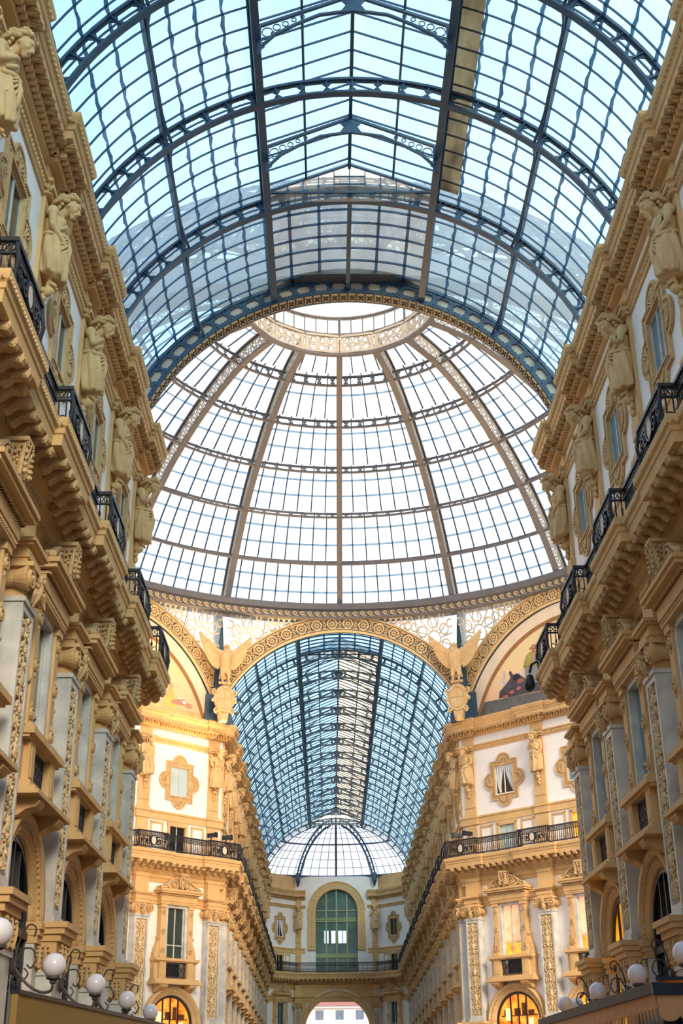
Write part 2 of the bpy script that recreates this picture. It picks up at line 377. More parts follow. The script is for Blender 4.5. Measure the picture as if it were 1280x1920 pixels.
# ---- tall window of the main floor
def make_tall(pane, name='tall_window', blind=None):
    t = thing(name, '', 'window')
    m = MB()
    for sg in (1, -1): m.B(min(sg * .6, sg * .77), max(sg * .6, sg * .77), -.3, .3, 8.16, 10.8)
    m.B(-.77, .77, -.36, .3, 10.8, 10.95); m.build('marble_frame', MARBLE, t)
    for sg in (1, -1):
        m = MB(); a, b = sorted((sg * .78, sg * 1.12)); m.B(a, b, 0, .36, 8.16, 10.86).B(a - .03, b + .03, 0, .42, 10.78, 10.95).B(a - .04, b + .04, 0, .48, 8.16, 8.32)
        m.prism([(sg * u, v) for u, v in ((1.1, 9.35), (1.2, 9.28), (1.17, 9.1), (1.22, 8.9), (1.33, 8.7), (1.42, 8.4), (1.42, 8.16), (1.1, 8.16))], lambda u, v, d: (u, -d, v), 0, .3)
        j = m.build('jamb', OCHRE, t); m = MB()
        for z in (8.55, 9.55, 10.55):
            m.ribbon(circ(sg * .95, z, .11), .035, F3, .36, .42, True); m.ball((sg * .95, -.38, z), .06, 6, 4)
            for q in (1, -1): m.ball((sg * .95, -.37, z + q * .19), (.035, .03, .06), 5, 3)
        for z in (8.25, 9.2): m.ball((sg * 1.32 - sg * .12 * (z > 9), -.3, z), .08, 6, 4)
        m.build('roundels', CARVED, j)
    m = MB().B(-1.22, 1.22, 0, .46, 10.95, 11.12).B(-1.25, 1.25, 0, .5, 11.12, 11.3).B(-1.3, 1.3, 0, .56, 11.42, 11.48).B(-1.42, 1.42, 0, .74, 11.52, 11.62).B(-1.47, 1.47, 0, .8, 11.62, 11.72).B(-1.28, 1.28, 0, .5, 11.3, 11.44)
    li = m.build('lintel', OCHRE, t); m = MB()
    for k in range(24): x = -1.24 + 2.48 * k / 23; m.B(x - .03, x + .03, .48, .6, 11.42, 11.52)
    for k in range(22): x = -1.15 + 2.3 * k / 21; m.ball((x, -.47, 11.04), .035, 5, 3)
    m.build('dentils', CARVED, li)
    half = [(0, 12.6), (.16, 12.58), (.22, 12.42), (.3, 12.4), (.55, 12.28), (.8, 12.08), (1.05, 11.95), (1.3, 11.9), (1.4, 11.72)]
    m = MB().prism([(-1.4, 11.7)] + [(-u, v) for u, v in reversed(half)] + half[1:] + [(1.4, 11.7)], lambda u, v, d: (u, -d, v), .1, .5)
    for sg in (1, -1):
        m.ribbon(spiral(sg * .47, 12.02, .26, 1.6, -pi / 2, -sg, 20), .06, F3, .5, .62); m.ball((sg * .47, -.56, 12.02), .07, 6, 4)
        m.ribbon([(sg * .7, 11.8), (sg * .9, 11.92), (sg * 1.1, 11.84), (sg * 1.3, 11.8)], .09, F3, .5, .6)
        m.ribbon([(sg * .25, 12.36), (sg * .6, 12.28), (sg * .95, 12.02), (sg * 1.36, 11.88)], .07, F3, .46, .6); m.ball((sg * 1.34, -.6, 11.82), .1, 7, 5)
    m.build('scroll_pediment', CARVED, t)
    m = MB().prism([(0, 11.7), (.56, 11.7), (.58, 11.9), (.68, 12.2), (.82, 12.42), (.82, 12.5), (.0, 12.5)], lambda u, v, x: (x, -u, v), -.15, .15)
    m.B(-.22, .22, 0, .88, 12.5, 12.58)
    for x in (-.2, 0, .2): leaf(m, (x * .6, 11.9, .62), (x, 12.5, .88), .16, F3)
    for sg in (1, -1):
        for d in (.25, .5, .72): leaf(m, (d, 11.85, .15), (d + .1, 12.45, .22), .2, lambda u, v, h: (sg * h, -u, v))
    m.ball((0, -.7, 12.08), (.11, .1, .15), 8, 6); m.ball((0, -.8, 12.05), .04, 6, 4); m.ball((0, -.72, 11.84), (.09, .07, .1), 6, 4)
    m.build('crest', CARVED, t)
    m = MB().B(-1.5, 1.5, 0, .6, 8.03, 8.17).B(-1.46, 1.46, 0, .5, 7.97, 8.03)
    for sg in (1, -1): a, b = sorted((sg * .73, sg * 1.18)); m.B(a, b, 0, .48, 7.1, 8.0); a, b = sorted((sg * 1.18, sg * 1.43)); m.B(a, b, 0, .34, 7.1, 8.0)
    for sg in (1, -1): a, b = sorted((sg * .82, sg * 1.09)); m.B(a, b, .48, .5, 7.25, 7.85)
    m.B(-.73, .73, -.1, .2, 7.1, 7.22).B(-1.5, 1.5, 0, .6, 7.0, 7.12).B(-1.58, 1.58, 0, .72, 6.9, 7.0).B(-1.62, 1.62, 0, .8, 6.84, 6.92)
    m.build('sill', OCHRE, t)
    for sg in (1, -1):
        m = MB().prism([(0, 6.84), (.72, 6.84), (.76, 6.76), (.68, 6.66), (.5, 6.62), (.36, 6.52), (.2, 6.46), (0, 6.44)], lambda u, v, x: (sg * .98 + x, -u, v), -.24, .24); m.build('bracket', OCHRE, t)
    m = MB().B(-.73, .73, -.3, -.26, 7.2, 7.98).B(-.73, .73, .3, .34, 7.92, 7.98).B(-.73, .73, .3, .34, 7.22, 7.27)
    for k in range(15): x = -.7 + 1.4 * k / 14; m.B(x - .01, x + .01, .31, .33, 7.22, 7.95)
    for k in range(5): x = -.56 + .28 * k; m.ribbon(circ(x, 7.6, .12, 10), .025, F3, .31, .34, True); m.ribbon(circ(x, 7.34, .06, 8), .02, F3, .31, .34, True)
    m.build('iron_grille', IRON, t)
    MB().B(-.6, .6, .06, .1, 8.17, 10.8).build('glass_pane', pane, t)
    if blind: MB().B(-.6, .6, .08, .112, 8.95, 10.8).build('blind', blind, t)
    MB().B(-.03, .03, .09, .15, 8.17, 10.8).B(-.55, .55, .09, .14, 8.84, 8.9).B(-.6, -.55, .09, .16, 8.17, 10.8).B(.55, .6, .09, .16, 8.17, 10.8).build('sash', MARBLE, t)
    return freeze(t)
# ---- lobed window of the attic
QC = 17.82
def quat_outline(o=0.0):
    P = []; hw, hh, R, r = .98 + o, 1.13 + o, .53 + o, .5 + o
    cz, cxx = 1.02, .95
    def arc(cx, cy, rad, a0, a1, n=9): P.extend((cx + rad * cos(a0 + (a1 - a0) * k / n), cy + rad * sin(a0 + (a1 - a0) * k / n)) for k in range(n + 1))
    b = math.acos(max(-1, min(1, (hw - cxx) / r))); a = math.asin((hh - cz) / R)
    arc(cxx, 0, r, -b, b); P.append((hw, hh)); arc(0, cz, R, a, pi - a); P.append((-hw, hh)); arc(-cxx, 0, r, pi - b, pi + b); P.append((-hw, -hh)); arc(0, -cz, R, pi + a, 2 * pi - a); P.append((hw, -hh))
    return P
def ray_poly(P, a):
    c, s = cos(a), sin(a); best = .1
    for i in range(len(P)):
        x1, y1 = P[i]; x2, y2 = P[(i + 1) % len(P)]; dx, dy = x2 - x1, y2 - y1; den = c * dy - s * dx
        if abs(den) < 1e-9: continue
        t = (x1 * dy - y1 * dx) / den; u = (x1 * s - y1 * c) / den
        if t > 0 and -1e-6 <= u <= 1 + 1e-6: best = max(best, t)
    return best
def make_quat(pane, curtain=False, name='lobed_window'):
    t = thing(name, '', 'window'); out = quat_outline(); n = 96
    O = [(ray_poly(out, 2 * pi * k / n) * cos(2 * pi * k / n), ray_poly(out, 2 * pi * k / n) * sin(2 * pi * k / n)) for k in range(n)]
    I = []
    for k in range(n):
        a = 2 * pi * k / n; r = min(.64 / max(1e-6, abs(cos(a))), .82 / max(1e-6, abs(sin(a)))); I.append((r * cos(a), r * sin(a)))
    m = MB(); rings = []
    for L, d in ((O, 0), (O, .03), (I, .03), (I, -.42)): rings.append([(u, -d, QC + v) for u, v in L])
    m.loft(rings, True, False)
    fr = m.build('frame', OCHRE, t)
    q = lambda u, v, h: (u, -h, QC + v)
    m = MB().ribbon(quat_outline(-.03), .08, q, .02, .085, True).ribbon(quat_outline(-.19), .05, q, .02, .065, True)
    R = [(.64, .82), (-.64, .82), (-.64, -.82), (.64, -.82)]
    m.ribbon([(u * 1.06, v * 1.05) for u, v in R], .09, q, .02, .09, True)
    P = quat_outline(-.11); 
    for i in range(len(P)):
        (x1, y1), (x2, y2) = P[i], P[(i + 1) % len(P)]; l = hypot(x2 - x1, y2 - y1); k = max(1, round(l / .085))
        for j in range(k): m.ball((x1 + (x2 - x1) * j / k, -.035, QC + y1 + (y2 - y1) * j / k), .036, 5, 3)
    m.build('moulding', CARVED, fr)
    for cx, cz, a0 in ((0, .98, 0), (0, -.98, pi), (.9, 0, -pi / 2), (-.9, 0, pi / 2)):
        m = MB(); m.ribbon([(cx + .3 * cos(a0 + pi * k / 8), cz + .3 * sin(a0 + pi * k / 8)) for k in range(9)], .05, q, .03, .1)
        for k in range(7):
            a = a0 + pi * (k + .5) / 7; m.tube([q(cx + .05 * cos(a), cz + .05 * sin(a), .04), q(cx + .27 * cos(a), cz + .27 * sin(a), .07)], [.015, .045], 5)
        m.build('shell', CARVED, t)
    MB().B(-.64, .64, -.08, -.05, QC - .82, QC + .82).build('glass_pane', pane, t)
    MB().B(-.025, .025, -.06, -.01, QC - .76, QC + .76).B(-.6, .6, -.06, -.02, QC - .82, QC - .76).B(-.6, .6, -.06, -.02, QC + .76, QC + .82).B(-.64, -.6, -.06, -.02, QC - .82, QC + .82).B(.6, .64, -.06, -.02, QC - .82, QC + .82).build('sash', WHITE if curtain else MARBLE, t)
    if curtain:
        for sg in (1, -1):
            def f(u, v):
                z = .78 - 1.5 * v; inner = .03 + .5 * v ** 1.6 if sg > 0 else .03 + .34 * v ** 1.4
                x = sg * (inner + (.6 - inner) * u) if sg > 0 else -.6 + (.6 - inner) * u * (1 - .35 * v) + .18 * v ** 3
                return (x, .045 + .008 * sin(u * 28), QC + z)
            MB().grid(f, 24, 8).build('curtain', WHITE, t, True)
    return freeze(t)
# ---- small windows behind the railing
def make_low(pane, name='low_window'):
    t = thing(name, '', 'window'); m = MB()
    for sg in (1, -1): a, b = sorted((sg * .55, sg * .72)); m.B(a, b, -.35, .08, 13.62, 15.4)
    m.B(-.72, .72, -.35, .08, 15.25, 15.5); m.build('frame', OCHRE, t)
    MB().B(-.55, .55, -.1, -.07, 13.62, 15.25).build('glass_pane', pane, t)
    MB().B(-.025, .025, -.08, -.03, 13.62, 15.25).build('sash', MARBLE, t)
    for sg in (1, -1):
        m = MB(); a, b = sorted((sg * 1.0, sg * 1.92))
        m.B(a, a + .1, 0, .06, 13.7, 15.4).B(b - .1, b, 0, .06, 13.7, 15.4).B(a, b, 0, .06, 15.3, 15.42); m.build('side_panel', OCHRE, t)
    return freeze(t)
def make_strip():
    t = thing('attic_pilaster', '', 'pilaster')
    MB().B(-.4, .4, 0, .1, 13.62, 15.6).B(-.4, .4, 0, .1, 15.9, 20.7).B(-.44, .44, 0, .16, 16.0, 16.14).B(-.36, .36, .1, .14, 16.5, 17.0).build('shaft', OCHRE, t)
    MB().B(-.42, .42, 0, .2, 19.85, 19.97).B(-.46, .46, 0, .27, 19.97, 20.16).build('capital', OCHRE, t)
    return freeze(t)
# ---- caryatids: one continuous body, separate skirt, headdress and pendant
def make_caryatid(kind):
    t = thing('caryatid_statue', '', 'statue'); m = MB(); fem = kind in (1, 3); C = m.cone
    C((-.1, -.28, 1.12), (-.12, -.27, 1.62), .19, .22); C((.1, -.28, 1.12), (.12, -.27, 1.62), .19, .22); C((0, -.3, 1.1), (0, -.3, 1.7), .2, .22)
    C((-.24, -.26, 1.84), (.24, -.26, 1.84), .15, .15); C((0, -.26, 1.84), (0, -.5, 2.06), .13, .11)
    for sg in (1, -1): C((sg * .1, -.42, 1.68), (sg * .13, -.4, 1.64), .12 if fem else .1, .12 if fem else .11)
    for sg in (1, -1): C((sg * .3, -.26, 1.86), (sg * .34, -.26, 1.8), .135, .13)
    n0 = len(m.v); hx = 0; hy = hz = 0.0                                               # head, modelled upright then bowed
    m.ball((0, 0, .02), (.155, .19, .2), 16, 12); C((0, -.1, -.08), (0, -.135, -.19), .1, .065); C((0, -.17, .02), (0, -.235, -.055), .026, .04)
    C((-.055, -.185, -.115), (.055, -.185, -.115), .02, .02); C((-.05, -.18, -.145), (.05, -.18, -.145), .022, .022); C((-.09, -.155, .065), (.09, -.155, .065), .034, .034)
    for sg in (1, -1): m.ball((sg * .155, .02, -.02), (.028, .05, .065), 8, 6); m.ball((sg * .07, -.16, .01), .026, 6, 5); C((sg * .09, -.13, -.06), (sg * .07, -.13, -.1), .05, .04)
    if not fem: C((0, -.14, -.2), (0, -.15, -.32), .085, .04)
    for i in range(n0, len(m.v)):
        x, y, z = m.v[i]; m.v[i] = (x, -.6 + y * cos(.5) + z * sin(.5) * -1, 2.13 + z * cos(.5) + y * sin(.5))
    def hand(p, dr, spread=(1, 0, 0)):
        p = Vector(p); dr = Vector(dr).normalized(); sp = Vector(spread).normalized(); n = dr.cross(sp)
        C(p, p + dr * .1, .055, .06)
        for k, ln in enumerate((.1, .12, .11, .085)):
            b = p + dr * .13 + sp * (.055 - .036 * k); mid = b + dr * ln * .6 + n * .015; C(b, mid, .019, .018); C(mid, mid + dr * ln * .4 + n * .035, .018, .015)
        C(p + dr * .04 + sp * .06, p + dr * .12 + sp * .1 + n * .02, .02, .017)
    if kind == 0:      # forearm across the body
        C((-.37, -.28, 1.82), (-.42, -.34, 1.42), .105, .08); C((-.42, -.34, 1.42), (-.08, -.62, 1.42), .085, .055); hand((-.08, -.62, 1.42), (1, -.25, .12), (0, 0, 1))
        C((.37, -.28, 1.82), (.42, -.36, 1.45), .105, .08); C((.42, -.36, 1.45), (.12, -.55, 1.26), .085, .055); hand((.12, -.55, 1.26), (-1, -.2, -.2), (0, 0, 1))
    elif kind == 1:    # one arm straight down holding the knot
        C((-.37, -.28, 1.8), (-.38, -.34, 1.42), .1, .075); C((-.38, -.34, 1.42), (-.1, -.56, 1.14), .075, .05); hand((-.1, -.56, 1.14), (.7, -.2, -.7), (.6, -.3, .5))
        C((.37, -.28, 1.8), (.42, -.36, 1.45), .1, .075); C((.42, -.36, 1.45), (.18, -.52, 1.68), .075, .05); hand((.18, -.52, 1.68), (-.8, -.1, .4), (0, 0, 1))
    elif kind == 2:    # arms folded
        C((-.37, -.28, 1.82), (-.42, -.36, 1.48), .105, .085); C((-.42, -.36, 1.48), (.12, -.56, 1.5), .085, .06); hand((.12, -.56, 1.5), (1, .05, .15), (0, 0, 1))
        C((.37, -.28, 1.82), (.42, -.36, 1.5), .105, .085); C((.42, -.36, 1.5), (-.1, -.5, 1.4), .085, .06); hand((-.1, -.5, 1.4), (-1, .1, -.1), (0, 0, 1))
    else:              # one hand raised to the chest, one gathering the cloth
        C((-.37, -.28, 1.8), (-.44, -.38, 1.5), .1, .075); C((-.44, -.38, 1.5), (-.2, -.56, 1.78), .075, .05); hand((-.2, -.56, 1.78), (.7, 0, .5), (0, 0, 1))
        C((.37, -.28, 1.8), (.42, -.32, 1.4), .1, .075); C((.42, -.32, 1.4), (.22, -.54, 1.08), .075, .05); hand((.22, -.54, 1.08), (-.5, -.2, -.8), (-.6, -.3, .5))
    for sg in (1, -1):
        C((sg * .1, -.3, 1.1), (sg * .09, -.32, .55), .15, .1); C((sg * .09, -.32, .5), (sg * .06, -.28, .16), .085, .055)
        C((sg * .06, -.3, .12), (sg * .07, -.42, .02), .055, .04); C((sg * .06, -.27, .14), (sg * .06, -.24, .06), .05, .045)
    o = obj(remeshed(m, 'body', STATUE, .017, 3), 'body', t)
    m = MB(); ph = kind * 1.3
    def sk(u, v):
        a = 2 * pi * u; z = 1.28 - v * (1.08 + .07 * sin(a * 1 + ph)); k = .31 + .0 * v + .07 * sin(pi * v * .9)
        fold = .036 * (.4 + v * .8) * sin(a * 8 + 4.5 * v * (1 if kind % 2 else -1) + ph) + .02 * sin(a * 17 + 5 * v + ph) * v
        return ((k + fold) * 1.06 * cos(a), -.29 + (k * .86 + fold) * sin(a) * (1 + .05 * v), z)
    m.grid(sk, 72, 18); m.f.append(tuple(18 * 73 + k for k in range(72))); kn = (.06 * (1 if kind % 2 else -1), -.6, 1.16)
    for k in range(9):
        a = -2.6 + k * .55; e2 = (.36 * cos(a) * (1 if a < 0 else .9), -.5 + .1 * abs(cos(a)), 1.1 + .42 * sin(a) - .25)
        m.tube([kn, ((kn[0] + e2[0]) / 2, -.61, (kn[2] + e2[2]) / 2 + .04), e2], [.04, .032, .012], 6)
    m.ball(kn, .07, 8, 6); m.tube([kn, (kn[0] + .03, -.66, .95), (kn[0] - .02, -.62, .7), (kn[0], -.6, .52)], [.05, .06, .06, .03], 7)
    m.tube([(.32 * cos(a), -.29 + .3 * sin(a), 1.24 + .03 * sin(3 * a)) for a in [2 * pi * k / 20 for k in range(21)]], .055, 6)
    if kind in (1, 3):
        m.tube([(-.36, -.26, 1.86), (-.16, -.46, 1.78), (.05, -.5, 1.56), (.28, -.42, 1.36)], [.05, .06, .06, .05], 7)
    else: m.tube([(.36, -.2, 1.9), (.3, -.4, 1.7), (.26, -.46, 1.4), (.2, -.5, 1.2)], [.05, .06, .06, .05], 7)
    m.build('drapery', STATUE, t, True)
    m = MB()
    for k in range(5):
        x = -.1 + .05 * k
        m.tube([(x, -.14, 2.18), (x * 1.2, -.28, 2.27), (x * 1.3, -.44, 2.33), (x * 1.25, -.6, 2.35), (x * 1.1, -.72, 2.33), (x * .9, -.8, 2.26)], [.05, .06, .07, .07, .06, .04], 6)
    for k in range(34):
        a = k * 2.4; u = (k % 7) / 6; m.ball((.185 * cos(a) * (1 - .3 * u), -.56 + .2 * sin(a) * (1 - .3 * u) - .04 * u, 2.22 + .14 * u), .05, 6, 4)
    for k in range(30): m.ball((.17 * sin(k * 2.1), -.3 - .5 * (k / 30), 2.3 + .1 * sin(pi * (k / 30)) + .04 * cos(k * 1.7)), .055, 6, 4)
    for sg in (1, -1):
        for q in range(4): m.ball((sg * (.17 - .02 * q), -.42 + .06 * q, 2.14 - .07 * q), .05, 6, 4)
    m.build('headdress', STATUE, t, True)
    m = MB()
    for k in range(5): z = -.08 - .1 * k; m.ball((.03 * (-1) ** k, -.16, z), (.12 - .016 * k, .08, .08), 7, 5); m.ball((-.09 + .02 * k, -.15, z - .03), .045, 5, 4); m.ball((.09 - .02 * k, -.15, z - .03), .045, 5, 4)
    m.tube([(0, -.3, .0), (0, -.22, -.12), (0, -.12, -.2)], [.13, .11, .05], 7)
    m.build('leaf_pendant', STATUE, t, True)
    return freeze(t)
PIL = make_pilaster(); STRIP = make_strip(); STAT = [make_caryatid(k) for k in range(4)]
ARCH = {'dark': make_arch(DARKGLASS), 'gold': make_arch(LITGOLD), 'orange': make_arch(LITGLASS)}
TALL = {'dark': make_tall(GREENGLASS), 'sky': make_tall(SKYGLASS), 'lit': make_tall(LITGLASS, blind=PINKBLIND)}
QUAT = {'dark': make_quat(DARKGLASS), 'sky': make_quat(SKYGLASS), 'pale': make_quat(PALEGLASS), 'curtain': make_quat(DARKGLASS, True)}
LOW = {'dark': make_low(DARKGLASS), 'pale': make_low(PALEGLASS), 'lit': make_low(LITGOLD)}
# ------------------------------------------------------------------ runs of wall, their openings and continuous mouldings
WX = 7.1                                         # wall plane; pilasters and cornices stand out from it
NEAR_C, FAR_C = 38.35, 75.1                      # where the arcades meet the octagon
NEAR_P = [37.65, 32.95, 28.08, 23.15, 18.25, 13.35]
FAR_P = [75.65] + [80.2 + 4.2 * k for k in range(12)]
FAR_END = 130.6
DG_P = [.69, 5.74, 10.79]
Q2 = sqrt(.5)
def run_path(pts, pil, r, h, side):
    P = [Vector(p) for p in pts]; n = len(P); out = []; T = [(P[i + 1] - P[i]).normalized() for i in range(n - 1)]
    NN = [Vector((-t.y, t.x)) * side for t in T]; carry = False
    for i in range(n - 1):
        L = (P[i + 1] - P[i]).length; at = lambda s, o: (P[i] + T[i] * s + NN[i] * o)
        if i == 0: out.append(at(0, 0))
        cs = sorted(pil.get(i, []))
        for j, c in enumerate(cs):
            if not (carry and j == 0): out += [at(c - h, 0), at(c - h, r)]
            last = (j == len(cs) - 1) and i < n - 2 and L - c < 1.2
            if last:
                m = (NN[i] + NN[i + 1]) / (1 + NN[i].dot(NN[i + 1])); out.append(P[i + 1] + m * r); carry = True
            else: out += [at(c + h, r), at(c + h, 0)]; carry = False
        if not carry or not cs:
            carry = False; out.append(P[i + 1])
    return [(v.x, v.y) for v in out]
def walk(path, side, D, pitch, margin=.05):
    """points at even pitch along the path offset outward by D: (point, tangent, normal)"""
    P = [Vector(p) for p in path]; n = len(P); O = []
    for i in range(n):
        ns = []
        for a, b in ((i - 1, i), (i, i + 1)):
            if 0 <= a and b < n: t = (P[b] - P[a]).normalized(); ns.append(Vector((-t.y, t.x)) * side)
        m = ns[0] if len(ns) == 1 else (ns[0] + ns[1]) / max(.2, 1 + ns[0].dot(ns[1])); O.append(P[i] + m * D)
    for i in range(n - 1):
        t0 = (P[i + 1] - P[i]).normalized(); d = O[i + 1] - O[i]
        if d.dot(t0) <= 0.02: continue
        L = d.length; k = max(1, int(L / pitch)) if L > pitch * .7 else 0
        for j in range(k): yield O[i] + d * ((j + .5) / k), t0, Vector((-t0.y, t0.x)) * side
def obox(mb, p, t, n, hs, d0, d1, z0, z1):
    c = [(p + t * a + n * b) for a, b in ((-hs, d0), (hs, d0), (hs, d1), (-hs, d1))]
    return mb.hexa([(q.x, q.y, z0) for q in c] + [(q.x, q.y, z1) for q in c])
# modillion: a scrolled console under the balcony, front towards -y, top at z = 0
_m = MB().prism([(.46, 0), (1.0, 0), (1.01, -.05), (.98, -.1), (.9, -.12), (.8, -.1), (.7, -.12), (.62, -.2), (.52, -.25), (.46, -.25)], lambda u, v, x: (x, -u, v), -.1, .1)
for _s in (-.07, 0, .07): _m.tube([(_s, -.5, -.27), (_s, -.6, -.23), (_s, -.7, -.14), (_s, -.82, -.12), (_s, -.94, -.14), (_s, -1.01, -.06)], [.04, .045, .04, .04, .045, .025], 5)
_m.ball((0, -.93, -.13), (.13, .06, .06), 6, 4); _m.ball((0, -.55, -.26), (.13, .06, .06), 6, 4); _m.ball((.1, -.76, -.1), (.04, .1, .05), 5, 3); _m.ball((-.1, -.76, -.1), (.04, .1, .05), 5, 3)
MODILLION = _m.mesh('modillion', CARVED)
ROSETTE = MB().ball((0, -.78, -.0), (.07, .07, .06), 6, 4)
for _k in range(6): ROSETTE.ball((.07 * cos(_k * pi / 3), -.78 + .12 * sin(_k * pi / 3), -.0), (.04, .04, .04), 4, 3)
CROWN = [(-.2, 20.68), (.12, 20.68), (.13, 20.75), (.15, 20.76), (.15, 20.95), (.33, 20.97), (.35, 21.0), (.5, 21.0), (.5, 21.2), (.54, 21.22), (.56, 21.3), (.64, 21.44), (.67, 21.5), (.67, 21.6), (-.2, 21.6)]
SLAB = [(-.2, 12.98), (.46, 12.98), (.48, 13.06), (.98, 13.06), (1.0, 13.28), (1.03, 13.3), (1.04, 13.4), (1.08, 13.44), (1.1, 13.54), (1.1, 13.62), (-.2, 13.62)]
ARCHI = [(-.2, 12.12), (.06, 12.12), (.08, 12.3), (.14, 12.34), (.16, 12.52), (.22, 12.56), (.24, 12.7), (.3, 12.82), (.42, 12.88), (.46, 12.98), (-.2, 12.98)]
FRIEZE = [(-.2, 19.84), (.06, 19.84), (.08, 19.94), (.1, 20.06), (.17, 20.09), (.17, 20.16), (-.2, 20.16)]
STRING = [(-.2, 15.52), (.07, 15.52), (.07, 15.86), (.12, 15.9), (.12, 16.0), (-.2, 16.0)]
BELT = [(-.1, 10.95), (.06, 10.95), (.08, 11.1), (.12, 11.12), (.12, 11.28), (.16, 11.36), (.22, 11.4), (.22, 11.47), (-.1, 11.47)]
class Run:
    def __init__(s, pts, pil, side, zf, where, detail=1, do='cbr'):
        s.pts, s.pil, s.side, s.zf, s.where, s.det = pts, pil, side, zf, where, detail; s.do = do
        s.p17 = run_path(pts, pil, .19, .4, side); s.pr = s.rail_path(.88); s.p10 = run_path(pts, pil, .1, .42, side); s.p0 = run_path(pts, {}, 0, 0, side)
        s.mouldings()
    def rail_path(s, D):
        P = [Vector(p) for p in s.pts]; n = len(P); T = [(P[i + 1] - P[i]).normalized() for i in range(n - 1)]; NN = [Vector((-t.y, t.x)) * s.side for t in T]; O = []
        for i in range(n):
            m = NN[0] if i == 0 else NN[-1] if i == n - 1 else (NN[i - 1] + NN[i]) / (1 + NN[i - 1].dot(NN[i])); O.append(P[i] + m * D)
        pil = {i: [c - (O[i] - P[i]).dot(T[i]) for c in s.pil[i]] for i in s.pil}
        return run_path([(v.x, v.y) for v in O], pil, .3, .98, s.side)
    def sw(s, name, prof, path, m, parent=None): return MB().sweep(prof, path, s.side, s.zf).build(name, m, parent)
    def z(s, p): return s.zf(p.y) if s.zf else 0
    def mouldings(s):
        if 'c' in s.do: s.upper()
        if 'b' in s.do: s.lower()
        if 'r' in s.do: s.railing()
    def upper(s):
        c = s.sw('cornice', CROWN, s.p17, OCHRE); tag(c, 'projecting top cornice with leaf brackets, ' + s.where, 'cornice', 'top cornices')
        m = MB()
        for p, t, n in walk(s.p17, s.side, .2, .19): obox(m, p, t, n, .05, -.04, .11, 20.76 + s.z(p), 20.95 + s.z(p))
        m.build('dentils', OCHRE, c); m = MB(); k = 0
        for p, t, n in walk(s.p17, s.side, .36, .3):
            k += 1; z = 20.98 + s.z(p); q = lambda a, b, h: (p.x + t.x * a + n.x * b, p.y + t.y * a + n.y * b, z + h)
            m.tube([q(0, -.08, -.07), q(0, .04, -.06), q(0, .14, -.03), q(0, .2, -.04)], [.045, .05, .05, .03], 5)
            for sg in (1, -1):
                m.tube([q(sg * .04, -.08, -.03), q(sg * .09, .04, -.035), q(sg * .13, .16, -.02)], [.03, .04, .03], 5); m.tube([q(sg * .02, -.02, -.05), q(sg * .08, .1, -.05), q(sg * .06, .18, -.05)], [.03, .035, .025], 4)
        m.build('leaf_brackets', CARVED, c); m = MB()
        for p, t, n in walk(s.p17, s.side, .6, .16): m.ball((p.x, p.y, 21.39 + s.z(p)), (.07, .07, .06), 5, 3)
        m.build('leaf_crown', CARVED, c)
        f = s.sw('frieze', FRIEZE, s.p10, OCHRE); tag(f, 'narrow leaf frieze under the cornice, ' + s.where, 'frieze', 'leaf friezes'); m = MB()
        for p, t, n in walk(s.p10, s.side, .09, .14): m.ball((p.x, p.y, 19.97 + s.z(p)), (.055, .055, .07), 5, 3)
        m.build('leaf_band', CARVED, f)
        g = s.sw('string_course', STRING, s.p10, OCHRE); tag(g, 'plain ochre band above the railing, ' + s.where, 'string course', 'ochre bands above the railings')
    def lower(s):
        b = s.sw('balcony', SLAB, s.p17, OCHRE); tag(b, 'long balcony on scrolled brackets, ' + s.where, 'balcony', 'balconies')
        s.sw('architrave', ARCHI, s.p17, OCHRE, b); rest = MB(); rz = MB(); cnt = 0
        for p, t, n in walk(s.p17, s.side, .6, .43):
            cnt += 1; a = atan2(n.x, -n.y)
            if cnt <= 95: o = obj(MODILLION, 'modillion', b); q0 = p - n * .6; o.location = (q0.x, q0.y, 13.06 + s.z(p)); o.rotation_euler = (0, 0, a)
            else:
                q0 = p - n * .6; f = [(q0.x + v.co.x * cos(a) - v.co.y * sin(a), q0.y + v.co.x * sin(a) + v.co.y * cos(a), 13.06 + s.z(p) + v.co.z) for v in MODILLION.vertices]
                rest.add(f, [tuple(q.vertices) for q in MODILLION.polygons])
            q2 = p + t * .215 - n * .6; rz.add([(q2.x + v[0] * cos(a) - v[1] * sin(a), q2.y + v[0] * sin(a) + v[1] * cos(a), 13.05 + s.z(p) + v[2]) for v in ROSETTE.v], ROSETTE.f)
        if rest.v: rest.build('modillion_row', CARVED, b)['kind'] = 'stuff'
        rz.build('rosettes', CARVED, b); m = MB(); n2 = MB()
        for p, t, n in walk(s.p17, s.side, 1.08, .12): m.ball((p.x, p.y, 13.47 + s.z(p)), (.045, .045, .05), 4, 3)
        for p, t, n in walk(s.p17, s.side, .24, .13): n2.ball((p.x, p.y, 12.63 + s.z(p)), (.05, .05, .06), 4, 3)
        n2.build('egg_moulding', CARVED, b); m.build('bead_moulding', CARVED, b)
        g = s.sw('belt_course', BELT, s.p0, OCHRE); tag(g, 'moulded belt at capital height, ' + s.where, 'belt course', 'moulded belts')
    def railing(s):
        r = thing('balcony_railing', 'black iron railing with scrolls and medallions, ' + s.where, 'railing', group='balcony railings')
        D = 0.0
        MB().sweep([(D - .05, 14.5), (D + .05, 14.5), (D + .05, 14.58), (D - .05, 14.58)], s.pr, s.side, s.zf).build('top_rail', IRON, r)
        MB().sweep([(D - .03, 14.26), (D + .03, 14.26), (D + .03, 14.3), (D - .03, 14.3)], s.pr, s.side, s.zf).sweep([(D - .03, 13.7), (D + .03, 13.7), (D + .03, 13.76), (D - .03, 13.76)], s.pr, s.side, s.zf).build('lower_rail', IRON, r)
